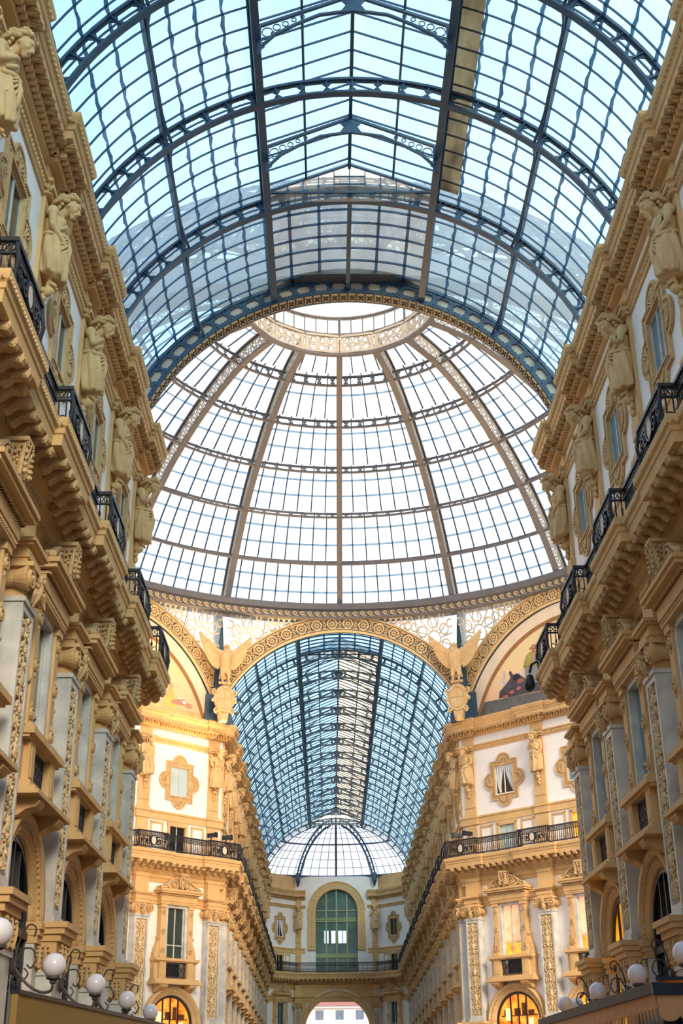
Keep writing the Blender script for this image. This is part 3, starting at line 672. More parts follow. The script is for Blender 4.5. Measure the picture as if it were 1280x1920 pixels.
        m = MB(); last = None; k = 0; med = MB(); cnt = 0
        pts = list(walk(s.pr, s.side, D, .13))
        for i, (p, t, n) in enumerate(pts):
            z = s.z(p); obox(m, p, t, n, .014, -.014, .014, 13.74 + z, 14.52 + z)
            fn = lambda u, v, h: (p.x + t.x * u + n.x * h, p.y + t.y * u + n.y * h, z + v)
            m.ribbon(circ(0, 14.4, .07, 8), .022, fn, -.012, .012, True)
            if i % 2 == 0: m.ribbon(circ(.06, 13.86, .075, 8), .022, fn, -.012, .012, True)
            if i % 3 == 0: m.ball((p.x, p.y, 14.02 + z), (.035, .035, .09), 5, 4)
            cnt += 1
            if cnt >= 38: m.build('railing_panel', IRON, r); m = MB(); cnt = 0
        if m.v: m.build('railing_panel', IRON, r)
        for i in s.pil:
            A = Vector(s.pts[i]); B = Vector(s.pts[i + 1]); t = (B - A).normalized(); n = Vector((-t.y, t.x)) * s.side
            for c in s.pil[i]:
                p = A + t * c + n * 1.19; z = s.z(p); fn = lambda u, v, h: (p.x + t.x * u + n.x * h, p.y + t.y * u + n.y * h, z + v)
                m = MB()
                for sg in (1, -1):
                    m.ribbon(spiral(sg * .36, 14.05, .22, 1.6, pi / 2, sg, 18), .04, fn, -.02, .05); m.ribbon(spiral(sg * .7, 14.1, .16, 1.5, -pi / 2, sg, 14), .035, fn, -.02, .03)
                    for e in (.0,): m.tube([fn(sg * .98, 13.72, 0), fn(sg * 1.0, 14.1, .06), fn(sg * .98, 14.5, 0)], .04, 6)
                m.ribbon(circ(0, 14.08, .24, 14), .05, fn, -.02, .06, True); m.build('scroll_panel', IRON, r)
                m = MB(); L = circ(0, 14.08, .19, 14); m.loft([[fn(u * .8, 14.08 + (v - 14.08) * 1.15, h) for u, v in L] for h in (-.01, .05)]); m.build('medallion', CREAM if s.det else PALEGLASS, r)
FLAT = None
RUNS = {}
SIGN_W = 'wall above the tan signboard'; AWN_W = 'wall above the scalloped awning'
FLO_W = 'under the flower mural'; HAT_W = 'under the farmer mural'
FARL_W = 'far arcade past the flower mural'; FARR_W = 'far arcade past the farmer mural'; END_W = 'curved end wall'
for sg, wn in ((-1, SIGN_W), (1, AWN_W)):
    dg = 12.0
    pts = [(sg * (WX + dg * Q2), NEAR_C + dg * Q2), (sg * WX, NEAR_C), (sg * WX, 8.0)]
    RUNS[wn] = Run(pts, {0: [dg - a for a in (5.74, .69)], 1: [NEAR_C - y for y in NEAR_P]}, 1 if sg < 0 else -1, None, wn)
for sg, dn, fnm in ((-1, FLO_W, FARL_W), (1, HAT_W, FARR_W)):
    dg = 16.5
    pts = [(sg * (WX + dg * Q2), FAR_C - dg * Q2), (sg * WX, FAR_C), (sg * WX, FAR_END)]
    RUNS[fnm] = Run(pts, {0: [dg - a for a in reversed(DG_P)], 1: [y - FAR_C for y in FAR_P]}, -1 if sg < 0 else 1, drop, 'turning from the ' + ('flower' if sg < 0 else 'farmer') + ' mural into the far arcade')
# ---- plain wall with its openings
def wall_mesh(mb, T, c, hw, sx):
    """one bay of wall, thickness .42, round its arched, tall, low and lobed openings; T(s, d, z) -> world"""
    def bx(a, b, z0, z1): mb.hexa([T(a, -.42, z0), T(b, -.42, z0), T(b, 0, z0), T(a, 0, z0), T(a, -.42, z1), T(b, -.42, z1), T(b, 0, z1), T(a, 0, z1)])
    R = 1.5; arc = [(c - R * sx * cos(pi * k / 16), 4.85 + R * sin(pi * k / 16)) for k in range(17)]
    poly = [(c - hw, 0), (c - R * sx, 0)] + arc + [(c + R * sx, 0), (c + hw, 0), (c + hw, 6.8), (c - hw, 6.8)]
    mb.prism(poly, lambda u, v, d: T(u, d, v), -.42, 0)
    bx(c - hw, c + hw, 6.8, 7.2)
    for z0, z1, o in ((7.2, 10.9, .74), (13.62, 15.3, .6), (16.98, 18.66, .66)):
        bx(c - hw, c - o * sx, z0, z1); bx(c + o * sx, c + hw, z0, z1)
    for z0, z1 in ((10.9, 13.62), (15.3, 16.98), (18.66, 21.5)): bx(c - hw, c + hw, z0, z1)
def plain(mb, T, a, b, z1=21.5): mb.hexa([T(a, -.42, 0), T(b, -.42, 0), T(b, 0, 0), T(a, 0, 0), T(a, -.42, z1), T(b, -.42, z1), T(b, 0, z1), T(a, 0, z1)])
ORD = ['nearest the dome', 'second from the dome', 'third from the dome', 'fourth from the dome', 'fifth from the dome', 'sixth from the dome', 'seventh from the dome', 'eighth from the dome', 'ninth from the dome', 'tenth from the dome', 'eleventh from the dome', 'twelfth from the dome', 'thirteenth from the dome', 'last before the end wall']
STN = ['stone caryatid with arm across waist', 'stone caryatid with one arm hanging', 'stone caryatid with folded arms', 'stone caryatid with hand at chest']
def column_set(loc, rz, where, o, k, sx=1.0, statue=True, mir=1):
    put(PIL, f'grey marble pilaster with carved panel, {o}, {where}', loc, rz, 'carved marble pilasters', sx)
    put(STRIP, f'flat ochre strip behind a statue, {o}, {where}', loc, rz, 'attic strips', sx)
    if statue: put(STAT[k % 4], f'{STN[k % 4]}, {o}, {where}', (loc[0], loc[1], loc[2] + 17.62), rz, 'stone caryatids', 1.0, mir)
def bay_set(loc, rz, where, o, kinds, sx=1.0):
    a, t, q, l = kinds
    put(ARCH[a], f'{"dark" if a == "dark" else "lamplit"} arched window, {o}, {where}', loc, rz, 'arched windows', sx)
    put(TALL[t], f'{dict(dark="tall dark window under a crest", sky="tall sky-tinted window under a crest", lit="tall window with lit orange blind")[t]}, {o}, {where}', loc, rz, 'tall crested windows', sx)
    put(QUAT[q], f'{dict(dark="dark", sky="sky-tinted", pale="pale-blinded", curtain="white-curtained")[q]} window in a lobed frame, {o}, {where}', loc, rz, 'lobed attic windows', sx)
    put(LOW[l], f'{dict(dark="dark", pale="pale", lit="lit")[l]} low window behind the railing, {o}, {where}', loc, rz, 'low windows', sx)
# near walls
for sg, wn, rz in ((-1, SIGN_W, pi / 2), (1, AWN_W, -pi / 2)):
    m = MB(); T = lambda s, d, z: (sg * (WX - d), s, z)
    edges = [NEAR_C] + NEAR_P[1:]
    for k, y in enumerate(NEAR_P):
        column_set((sg * WX, y, 0), rz, wn, ORD[k], (k * 2 + 1 + (sg > 0)) if k else (2 if sg < 0 else 3), mir=sg)
        if k < len(NEAR_P) - 1:
            y2 = NEAR_P[k + 1]; c = (y + y2) / 2; hw = (y - y2) / 2
            if sg < 0: kinds = ('dark', 'dark', 'dark', 'dark')
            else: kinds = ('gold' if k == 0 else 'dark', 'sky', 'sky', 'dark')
            bay_set((sg * WX, c, 0), rz, wn, ORD[k], kinds); wall_mesh(m, T, c, hw, 1)
    plain(m, T, -8, NEAR_P[-1]); plain(m, T, NEAR_P[0], NEAR_C)
    U = lambda s, d, z: (sg * (WX + s * Q2 - d * Q2), NEAR_C + s * Q2 + d * Q2, z)
    plain(m, U, 0, 12)
    structure(m.build('wall_' + ('left' if sg < 0 else 'right'), PLASTER))
    MB().hexa([(sg * a, y, z) for z in (21.3, 21.6) for a, y in ((6.9, -8), (9.2, -8), (9.2, NEAR_C), (6.9, NEAR_C))]).build('trim_' + ('1' if sg < 0 else '2'), OCHRE)['kind'] = 'structure'
    c = .69; column_set((sg * (WX + c * Q2), NEAR_C + c * Q2, 0), pi * 3 / 4 if sg < 0 else -pi * 3 / 4, 'on the return of the ' + ('signboard' if sg < 0 else 'awning') + ' wall', 'beside the dome', 0, 1, False)
# angled walls and far arcade
for sg, dn, fnm in ((-1, FLO_W, FARL_W), (1, HAT_W, FARR_W)):
    rz = pi / 4 if sg < 0 else -pi / 4; m = MB()
    U = lambda s, d, z: (sg * (WX + s * Q2 - d * Q2), FAR_C - s * Q2 - d * Q2, z)
    names = ['at the far arcade corner', 'second from the corner', 'third from the corner']
    for k, s in enumerate(DG_P):
        p = U(s, 0, 0); column_set(p, rz, dn, names[k], (0, 3, 2)[k] if sg > 0 else (2, 1, 0)[k], mir=sg)
        if k < 2:
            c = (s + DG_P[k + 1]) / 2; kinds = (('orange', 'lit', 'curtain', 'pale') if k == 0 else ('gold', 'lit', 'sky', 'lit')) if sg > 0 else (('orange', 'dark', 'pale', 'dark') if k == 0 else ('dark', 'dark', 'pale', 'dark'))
            bay_set(U(c, 0, 0), rz, dn, ['nearest the far arcade', 'second from the far arcade'][k], kinds); wall_mesh(m, U, c, 2.525, 1)
    plain(m, U, 0, DG_P[0]); plain(m, U, DG_P[-1], 16.5)
    structure(m.build('wall_diagonal_' + ('left' if sg < 0 else 'right'), PLASTER))
    rz = pi / 2 if sg < 0 else -pi / 2; m = MB()
    for k, y in enumerate(FAR_P):
        zd = drop(y); column_set((sg * WX, y, zd), rz, fnm, ORD[k], k + (sg > 0), .86, True, sg)
        y2 = FAR_P[k + 1] if k + 1 < len(FAR_P) else FAR_END; c = (y + y2) / 2; hw = (y2 - y) / 2; zc = drop(c)
        T = lambda s, d, z: (sg * (WX - d), s, z + zc)
        if k + 1 < len(FAR_P): bay_set((sg * WX, c, zc), rz, fnm, ORD[k], ('orange' if (sg > 0 and k == 0) else 'dark', 'dark', 'dark', 'dark'), .86); wall_mesh(m, T, c, hw, .86)
        else: plain(m, T, y, y2)
    T = lambda s, d, z: (sg * (WX - d), s, z); plain(m, T, FAR_C, FAR_P[0])
    structure(m.build('wall_far_' + ('left' if sg < 0 else 'right'), PLASTER))
    MB().hexa([(sg * a, y, z + drop(y)) for z in (21.3, 21.6) for a, y in ((6.9, FAR_C), (9.2, FAR_C), (9.2, FAR_END), (6.9, FAR_END))]).build('trim_' + ('3' if sg < 0 else '4'), OCHRE)['kind'] = 'structure'
    MB().hexa([(*U(s, d, z),) for z in (21.3, 21.6) for s, d in ((0, 0), (16.5, 0), (16.5, -1.6), (0, -1.6))]).build('trim_' + ('5' if sg < 0 else '6'), OCHRE)['kind'] = 'structure'
structure(MB().box(-40, 40, -10, 76, -.3, 0).add([(-9, 76, 0), (9, 76, 0), (9, 139, drop(139)), (-9, 139, drop(139)), (-40, 139, drop(139)), (40, 139, drop(139)), (40, 200, drop(139)), (-40, 200, drop(139))], [(0, 1, 2, 3), (4, 5, 6, 7)]).build('floor', mat("marble_floor", S(150, 122, 92), .4, .12, .8)))
structure(MB().box(-9, 9, -8.5, -8, 0, 13).build('wall_back', OCHRE))  # unseen ochre wall added behind the camera to shape the light
# ------------------------------------------------------------------ glass vaults over the arcades
VZ, RI, RO = 20.0, 7.65, 8.2
def arcbox(mb, r0, r1, y0, y1, t0, t1, n, zc=VZ):
    """bar swept along the vault arc; angle t from the vertical, x = r sin t"""
    return mb.loft([[(r * sin(t), y, zc + r * cos(t)) for r, y in ((r0, y0), (r1, y0), (r1, y1), (r0, y1))] for t in [t0 + (t1 - t0) * k / n for k in range(n + 1)]])
def starhole(hw, hh): return lambda a: (abs(cos(a) / hw) ** 3 + abs(sin(a) / hh) ** 3) ** (-1 / 3) * (1 + .15 * cos(8 * a))
TH = radians(79)
def rectl(hw, hh): return lambda a: (abs(cos(a) / hw) ** 7 + abs(sin(a) / hh) ** 7) ** (-1 / 7)
def rib_mesh(y0=-.11, y1=.11, n=30, hole=None):
    m = MB(); arcbox(m, RI - .02, RI + .05, y0, y1, -TH, TH, 40); arcbox(m, RO - .08, RO, -.09, .09, -TH, TH, 40)
    hole = hole or starhole; st = 2 * TH / n; rm = (RI + .05 + RO - .08) / 2; hh = (RO - .08 - RI - .05) / 2; hw = rm * st / 2
    for k in range(n):
        tc = -TH + st * (k + .5)
        fn = lambda u, v, t: ((rm + v) * sin(tc + u / rm), t, VZ + (rm + v) * cos(tc + u / rm))
        m.plate(hw, hh, hole(hw * .84, hh * .9), fn, -.015, .015, 24)
    for k in range(n + 1):
        t = -TH + st * k; arcbox(m, RI + .03, RO - .06, -.07, .07, t - .0022, t + .0022, 1)
    return m
RIB = rib_mesh(); RIBS = (RIB.mesh('arch_rib', STEEL), rib_mesh(n=25, hole=rectl).mesh('arch_rib', STEELF))
PX1, PX2 = 2.8, 5.4
A1, A2 = math.asin(PX1 / RO), math.asin(PX2 / RO)
STRIP_T = [radians(a) for a in (25.1, 30.4, 35.7, 47.5, 54, 60.5, 67, 73.5)]
def vault(label, ys, y0, y1, lan0, lan1, gm, zf, nbar, ridge, bar=.016):
    v = thing('glass_vault', label, 'glass roof', (0, (y0 + y1) / 2, 0)); oy = (y0 + y1) / 2
    zz = lambda y: zf(y) if zf else 0
    for y in ys: o = obj(RIBS[1 if zf else 0], 'arch_rib', v); o.location = (0, y - oy, zz(y))
    ya = [y0] + [y for y in ys if y0 < y < y1] + [y1]; ya = sorted(set(ya))
    def line(r, t, hr, hw, yy, m):   # lengthwise member following the slope
        rings = []
        for y in yy:
            c, s = cos(t), sin(t); rings.append([((r + a) * s + b * c, y - oy, VZ + zz(y) + (r + a) * c - b * s) for a, b in ((-hr, -hw), (-hr, hw), (hr, hw), (hr, -hw))])
        return m.loft(rings)
    for t in (-A2, -A1, A1, A2, 0):
        m = MB()
        if abs(t) == A1: line(RI + .02, t, .05, .11, ya, m); line(RO - .1, t, .1, .05, ya, m); line(RI + .25, t, .25, .015, ya, m)
        elif t == 0:
            line(RI + .1, 0, .09, .07, [y0, lan0] if lan0 > y0 + .5 else [lan1, y1], m)
        else:
            line(RO - .12, t, .11, .055, ya, m)
            for a, b in zip(ya[:-1], ya[1:]):      # bowed tie under the purlin
                pts = []
                for k in range(9):
                    f = k / 8; y = a + (b - a) * f; r = RI + .03 + (RO - .22 - RI) * (1 - (2 * f - 1) ** 4) * .98; pts.append((r * sin(t) * 1, y - oy, VZ + zz(y) + r * cos(t)))
                m.tube(pts, .045, 5)
        m.build('purlin', STEEL, v)
    bme = [arcbox(MB(), RO - .035, RO + .015, -bar, bar, a, b, 18) for a, b in ((A1, TH), (-TH, -A1))]
    bc = MB(); arcbox(bc, RO - .06, RO + .02, -bar, bar, -A1, A1, 8); cnt = 0; rest = MB(); bmm = [(q_, q_.mesh('glazing_bar', STEEL2)) for q_ in bme + [bc]]
    for a, b in zip(ya[:-1], ya[1:]):
        k = max(1, round((b - a) / 4.88 * nbar))
        for j in range(k):
            y = a + (b - a) * (j + .5) / k
            for q_, me in (bmm[:2] if lan0 < y < lan1 else bmm):
                cnt += 1
                if cnt <= 96: o = obj(me, 'glazing_bar', v); o.location = (0, y - oy, zz(y))
                else: rest.add([(p[0], p[1] + y - oy, p[2] + zz(y)) for p in q_.v], q_.f)
    if rest.v: rest.build('glazing_bar_rows', STEEL2, v)['kind'] = 'stuff'
    # lapped putty seams between the panes
    for t in STRIP_T:
        for sg in (1, -1):
            m = MB(); yy = []
            for a, b in zip(ya[:-1], ya[1:]): k = max(2, round((b - a) / .3)); yy += [a + (b - a) * j / k for j in range(k)]
            yy.append(y1); rings = []
            for i, y in enumerate(yy):
                wv = .026 + .016 * ((i * 7 + int(t * 50)) % 3); off = .02 * ((i % 2) * 2 - 1); tt = sg * t; c, s = cos(tt), sin(tt)
                rings.append([((RO + a) * s + b * c, y - oy, VZ + zz(y) + (RO + a) * c - b * s) for a, b in ((-.02, off - wv), (-.02, off + wv), (.02, off + wv), (.02, off - wv))])
            m.loft(rings).build('pane_seam', SEAL, v)
    cr = [radians(a) for a in (-14, -7, 7, 14)]
    seg = [y for y in ([y0, lan0] if lan0 > y0 + .5 else [lan1, y1])]
    for t in cr: line(RO, t, .02, .05, seg, MB()).build('pane_seam', SEAL, v) if seg[1] - seg[0] > .5 else None
    n = 24
    for sg in (1, -1):
        g = MB()
        for a, b in zip(ya[:-1], ya[1:]): g.grid(lambda u, w_: ((RO + .03) * sin(sg * (A1 + (TH - A1) * u)), a + (b - a) * w_ - oy, VZ + zz(a + (b - a) * w_) + (RO + .03) * cos(A1 + (TH - A1) * u)), n, 1)
        g.build('side_glazing', gm, v)
    g = MB()
    if seg[1] - seg[0] > .5: g.grid(lambda u, w_: ((RO + .03) * sin(-A1 + 2 * A1 * u), seg[0] + (seg[1] - seg[0]) * w_ - oy, VZ + zz(seg[0] + (seg[1] - seg[0]) * w_) + (RO + .03) * cos(-A1 + 2 * A1 * u)), 10, 1) if ridge is not gm else MB().grid(lambda u, w_: ((RO + .03) * sin(-A1 + 2 * A1 * u), seg[0] + (seg[1] - seg[0]) * w_ - oy, VZ + (RO + .03) * cos(-A1 + 2 * A1 * u)), 10, 1).build('grimy_glazing', GRIMY, v)
    if g.v: g.build('crown_glazing', gm, v)
    if ridge is gm:                              # rust-stained panes beside the upper purlin and by the dome
        m = MB(); m.grid(lambda u, w_: ((RO - .0) * sin(A1 + .008 + .075 * u), y0 + (32.4 - y0) * w_ - oy, VZ + (RO - .0) * cos(A1 + .008 + .075 * u)), 2, 4)
        m.build('stained_panes', STAINED, v)
    # raised ridge light between the two upper purlins
    EZ, PZ = VZ + 7.85, VZ + 9.0
    lt = obj(None, 'ridge_light', v); yl = [lan0] + [y for y in ya if lan0 < y < lan1] + [lan1]
    for sg in (1, -1):
        m = MB()
        for a, b in zip(yl[:-1], yl[1:]): m.grid(lambda u, w_: (sg * PX1 * 1.02 * (1 - u), a + (b - a) * w_ - oy, EZ + (PZ - EZ) * u + zz(a + (b - a) * w_)), 1, 1)
        m.build('roof_pane', ridge if sg > 0 else gm, lt)
        m = MB()
        for fx in (1.0, .5):
            x = sg * PX1 * fx; z = EZ + (PZ - EZ) * (1 - fx)
            for a, b in zip(yl[:-1], yl[1:]): m.tube([(x, a - oy, z + zz(a) - .03), (x, b - oy, z + zz(b) - .03)], .05 if fx == 1 else .04, 5)
        m.build('roof_purlin', STEEL, lt); m = MB()
        for a, b in zip(yl[:-1], yl[1:]): m.tube([(sg * PX1, a - oy, VZ + 7.5 + zz(a)), (sg * PX1, b - oy, VZ + 7.5 + zz(b))], .04, 5)
        m.build('side_rail', STEEL, lt)
    m = MB()
    for a, b in zip(yl[:-1], yl[1:]): m.hexa([(x, y - oy, PZ + z + zz(y)) for z in (-.2, 0) for x, y in ((-.05, a), (.05, a), (.05, b), (-.05, b))])
    m.build('ridge_beam', STEEL, lt); m = MB()
    for a, b in zip(yl[:-1], yl[1:]):
        k = max(1, round((b - a) / 4.88 * nbar))
        for j in range(k):
            y = a + (b - a) * (j + .5) / k; z = zz(y)
            for sg in (1, -1): m.hexa([(x, y + q - oy, zc + z + h) for h in (-.06, 0) for (x, zc), q in (((sg * PX1, EZ), -bar), ((0, PZ), -bar), ((0, PZ), bar), ((sg * PX1, EZ), bar))])
    m.build('roof_bars', STEEL2, lt)
    fnk = lambda y, z, sg: (lambda u, v_, h: (sg * u, y - oy + h, VZ + v_ + z))
    first = None
    for a, b in zip(yl[:-1], yl[1:]):
        y = (a + b) / 2 if b - a > 2 else None
        if y is None: continue
        if first is None:
            m = MB()
            for sg in (1, -1):
                f0 = fnk(oy, 0, sg); f0(0, 0, 0); f = lambda u, v_, h: f0(u * .92, v_, h); m.ribbon([(0, 8.84), (PX1, 7.7)], .09, f, -.04, .04)
                m.ribbon([(PX1 - .02, 6.7), (PX1 - .12, 7.02), (2.3, 7.42), (1.7, 7.78), (1.0, 8.12), (0, 8.28)], .07, f, -.04, .04)
                m.ribbon([(PX1 - .05, 6.7), (PX1 - .05, 7.75)], .1, f, -.05, .05)
                for (cx, cz, r) in ((2.52, 7.5, .16), (2.62, 7.22, .09), (2.25, 7.68, .11), (2.0, 7.8, .09), (2.66, 7.0, .06), (1.75, 7.95, .07), (2.35, 7.46, .06), (1.5, 8.06, .06)): m.ribbon(circ(cx, cz, r, 10), .025, f, -.012, .012, True)
                m.prism([(0, 8.3), (.0, 8.8), (.35, 8.66), (.2, 8.48), (.35, 8.24)], lambda u, v_, h: (sg * u, h, VZ + v_), -.02, .02)
            first = m.mesh('truss', STEEL)
        o = obj(first, 'truss', lt); o.location = (0, y - oy, zz(y))
    for ye in (lan0, lan1):                          # glazed gables
        z = zz(ye); m = MB(); f = lambda u, v_, h: (u, ye - oy + h, VZ + v_ + z)
        m.ribbon([(-PX1, 7.85), (PX1, 7.85)], .07, f, -.04, .04)
        for sg in (1, -1): m.ribbon([(sg * PX1, 7.85), (0, 9.0)], .1, f, -.04, .04)
        for k in range(-5, 6):
            x = k * .5; m.ribbon([(x, 7.85), (x, 9.0 - 1.15 * abs(x) / PX1)], .03, f, -.02, .02); m.ribbon([(x + .25, sqrt(RI ** 2 - x * x)), (x + .25, 7.85)], .03, f, -.02, .02)
        m.ribbon([(-.5, 8.2), (.5, 8.2)], .03, f, -.02, .02); m.ribbon([(-.5, 8.5), (.5, 8.5)], .03, f, -.02, .02); m.build('gable_frame', STEEL, lt)
        MB().add([f(-PX1, 7.5, 0), f(PX1, 7.5, 0), f(PX1, 7.85, 0), f(0, 9.0, 0), f(-PX1, 7.85, 0)], [(0, 1, 2, 3, 4)]).build('gable_glass', HEADGLASS, lt)
    return v
vault('blue-tinted glass vault with starred iron ribs over the nearer arcade', [y for y in NEAR_P[1:]], 10.0, 37.9, 10.0, 32.75, VGLASS, None, 7, VGLASS)
vault('long blue glass vault with cream ridge over the far arcade beyond the dome', FAR_P[1:] + [FAR_END], 74.1, FAR_END, FAR_P[1], FAR_END, VGLASS2, drop, 7, RIDGEGLASS, .022)

structure(MB().grid(lambda u, v: ((RO + .03) * sin(-TH + 2 * TH * u), -8 + 18 * v, VZ + (RO + .03) * cos(-TH + 2 * TH * u)), 40, 1).build('ceiling_back', VGLASS))
# ------------------------------------------------------------------ octagon: arches, lattices, ring and dome
OC, AP = 56.0, 18.0
def oct_loc(ph, back=0.0): return (sin(ph) * (AP + back), OC + cos(ph) * (AP + back), 0)
BZ = 19.35
def tri(a, r): return (r * sin(a), BZ + r * cos(a))
def band_parts(t, soffit=True):
    f = lambda u, v, h: ((8.4 + v) * sin(u / 8.4), -h, BZ + (8.4 + v) * cos(u / 8.4))
    TB = radians(66); L = 8.4 * TB; m = MB()
    m.loft([[(r * sin(a), -d, BZ + r * cos(a)) for r, d in ((7.9, 0), (8.9, 0), (8.9, .06), (7.9, .06))] for a in [-TB + 2 * TB * k / 60 for k in range(61)]])
    m.build('backing', BANDBACK, t); m = MB()
    for r, wd in ((7.92, .12), (8.88, .12), (8.06, .04), (8.74, .04)): m.loft([[((r + a) * sin(q), -d, BZ + (r + a) * cos(q)) for a, d in ((-wd / 2, .02), (wd / 2, .02), (wd / 2, .14), (-wd / 2, .14))] for q in [-TB + 2 * TB * k / 60 for k in range(61)]])
    m.build('moulding', GOLD, t); m = MB(); n = 20
    for k in range(n):
        c = -L + 2 * L * (k + .5) / n; m.ribbon(circ(c, 0, .3, 14), .075, f, .06, .12, True); m.ribbon(circ(c, 0, .09, 8), .06, f, .06, .12, True)
        for j in range(8): a = j * pi / 4; m.ribbon(circ(c + .2 * cos(a), .2 * sin(a), .075, 6), .03, f, .06, .11, True)
        e = c + L / n
        for q in (1, -1):
            m.ribbon(spiral(e, q * .2, .13, 1.2, q * pi / 2, q, 10), .04, f, .06, .11); m.ribbon([(e - .16, q * .32), (e, q * .26), (e + .16, q * .32)], .05, f, .06, .11)
        m.ribbon(circ(e, 0, .08, 8), .05, f, .06, .11, True); m.ribbon([(e - .14, 0), (e - .08, 0)], .05, f, .06, .11); m.ribbon([(e + .08, 0), (e + .14, 0)], .05, f, .06, .11)
    m.build('rosettes', GOLD, t)
for ph, lab in ((0, 'pierced ochre arch band with rosettes framing the far glass vault'), (pi / 4, 'pierced ochre arch band with rosettes over the farmer mural'), (-pi / 4, 'pierced ochre arch band with rosettes over the flower mural')):
    t = thing('arch_band', lab, 'arch', oct_loc(ph), -ph, 'rosette arch bands'); band_parts(t)
    MB().loft([[(r * sin(a), d, BZ + r * cos(a)) for r, d in ((7.86, .02), (7.9, .02), (7.9, .16), (7.86, .16))] for a in [-1.2 + 2.4 * k / 50 for k in range(51)]]).build('soffit', STEEL, t)
# murals in lunettes
def disk(R, z0, n=48):
    a = math.acos((z0 - BZ) / R); return [(R * sin(-a + 2 * a * k / n), BZ + R * cos(-a + 2 * a * k / n)) for k in range(n + 1)]
SKYPAINT = bpy.data.materials.new('painted_sky'); SKYPAINT.use_nodes = True
_n = SKYPAINT.node_tree; _b = _n.nodes['Principled BSDF']; _b.inputs['Roughness'].default_value = .85
_g = N(_n, 'ShaderNodeNewGeometry'); _s = N(_n, 'ShaderNodeSeparateXYZ'); _m = N(_n, 'ShaderNodeMapRange'); _r = N(_n, 'ShaderNodeValToRGB'); _t = N(_n, 'ShaderNodeTexNoise'); _a = N(_n, 'ShaderNodeMath', operation='MULTIPLY_ADD')
_n.links.new(_g.outputs['Position'], _s.inputs[0]); _t.inputs['Scale'].default_value = .9; _n.links.new(_g.outputs['Position'], _t.inputs['Vector'])
_n.links.new(_t.outputs['Fac'], _a.inputs[0]); _a.inputs[1].default_value = 1.6; _n.links.new(_s.outputs['Z'], _a.inputs[2])
_m.inputs['From Min'].default_value = 22.6; _m.inputs['From Max'].default_value = 27.6; _n.links.new(_a.outputs[0], _m.inputs[0]); _n.links.new(_m.outputs[0], _r.inputs[0])
_r.color_ramp.elements[0].color = S(236, 182, 150); _r.color_ramp.elements[1].color = S(212, 206, 164); _q = _r.color_ramp.elements.new(.45); _q.color = S(238, 204, 156)
_n.links.new(_r.outputs[0], _b.inputs['Base Color'])
MUR = lambda n, c: mat('paint_' + n, c, .85, .22, 2.2)
def mural(ph, lab, shapes):
    t = thing('wall_mural', lab, 'mural', oct_loc(ph, .2), -ph, 'lunette murals'); fl = lambda u, v, d: (u, -d, v)
    MB().prism(disk(7.15, 21.4), fl, -.1, 0).build('painted_ground', SKYPAINT, t)
    MB().loft([[(r * sin(a), -d, BZ + r * cos(a)) for r, d in ((7.1, 0), (7.12, .1), (7.8, .14), (7.84, 0))] for a in [-1.3 + 2.6 * k / 48 for k in range(49)]]).build('white_surround', mat('pale_stone', S(222, 206, 184), .8, .05), t)
    MB().loft([[(r * sin(a), -d, BZ + r * cos(a)) for r, d in ((6.92, .0), (6.92, .05), (7.1, .08), (7.1, 0))] for a in [-1.3 + 2.6 * k / 48 for k in range(49)]]).build('brown_fillet', mat('brown_fillet', S(150, 104, 60), .8, .1), t)
    for nm, c, polys in shapes:
        m = MB()
        for k, P in enumerate(polys): m.prism(P, fl, 0, .012 + .002 * k)
        m.build(nm, MUR(nm, c), t)
    return t
def el(cx, cz, a, b, n=16): return [(cx + a * cos(2 * pi * k / n), cz + b * sin(2 * pi * k / n)) for k in range(n)]
fx = -1.0   # the farmer mural: only its side nearer the far arcade shows
mural(pi / 4, 'lunette mural of a farmer in a straw hat among baskets and fruit', [
    ('painted_ledge', S(100, 100, 98), [[(-7.0, 21.4), (7.0, 21.4), (7.0, 22.3), (-2.3, 22.3), (-6.5, 22.52), (-6.9, 22.5)]]),
    ('painted_heap', S(78, 74, 84), [[(-5.05, 22.5), (-4.95, 22.9), (-4.5, 23.2), (-4.15, 23.5), (-3.9, 23.7), (-3.45, 23.65), (-3.1, 23.3), (-2.4, 22.9), (-1.0, 22.7), (-1.0, 22.3), (-4, 22.4)], [(-4.1, 23.5), (-4.2, 23.9), (-4.05, 23.98), (-3.88, 23.6)]]),
    ('painted_basket', S(112, 86, 116), [el(-3.68, 23.5, .28, .22)]), ('painted_blossom', S(210, 196, 202), [el(-3.3, 23.66, .16, .16), el(-4.55, 23.8, .12, .3), el(-4.7, 23.35, .18, .16)]),
    ('painted_crate', S(136, 132, 120), [[(-4.95, 22.48), (-3.95, 22.42), (-3.95, 22.95), (-4.85, 22.9)]]), ('painted_fruit', S(184, 104, 90), [el(-4.4, 22.66, .18, .12), el(-4.05, 22.68, .16, .12), el(-3.4, 23.22, .24, .14), el(-3.55, 22.8, .16, .1), el(-4.55, 22.5, .2, .1)]),
    ('painted_trousers', S(140, 140, 138), [[(-3.05, 24.0), (-2.0, 23.9), (-1.8, 22.6), (-3.1, 22.6)]]), ('painted_coat', S(158, 150, 80), [[(-3.15, 23.95), (-2.95, 24.5), (-2.75, 24.72), (-2.45, 24.8), (-2.15, 24.76), (-1.9, 24.5), (-1.7, 23.85), (-2.4, 23.85), (-2.75, 23.9)]]),
    ('painted_apron', S(206, 168, 150), [[(-2.4, 24.65), (-2.05, 24.6), (-1.95, 24.0), (-2.4, 24.0)]]), ('painted_face', S(172, 134, 108), [el(-2.3, 24.87, .15, .18)]), ('painted_hat', S(186, 132, 98), [el(-2.29, 24.98, .34, .11), el(-2.29, 25.06, .17, .13)])])
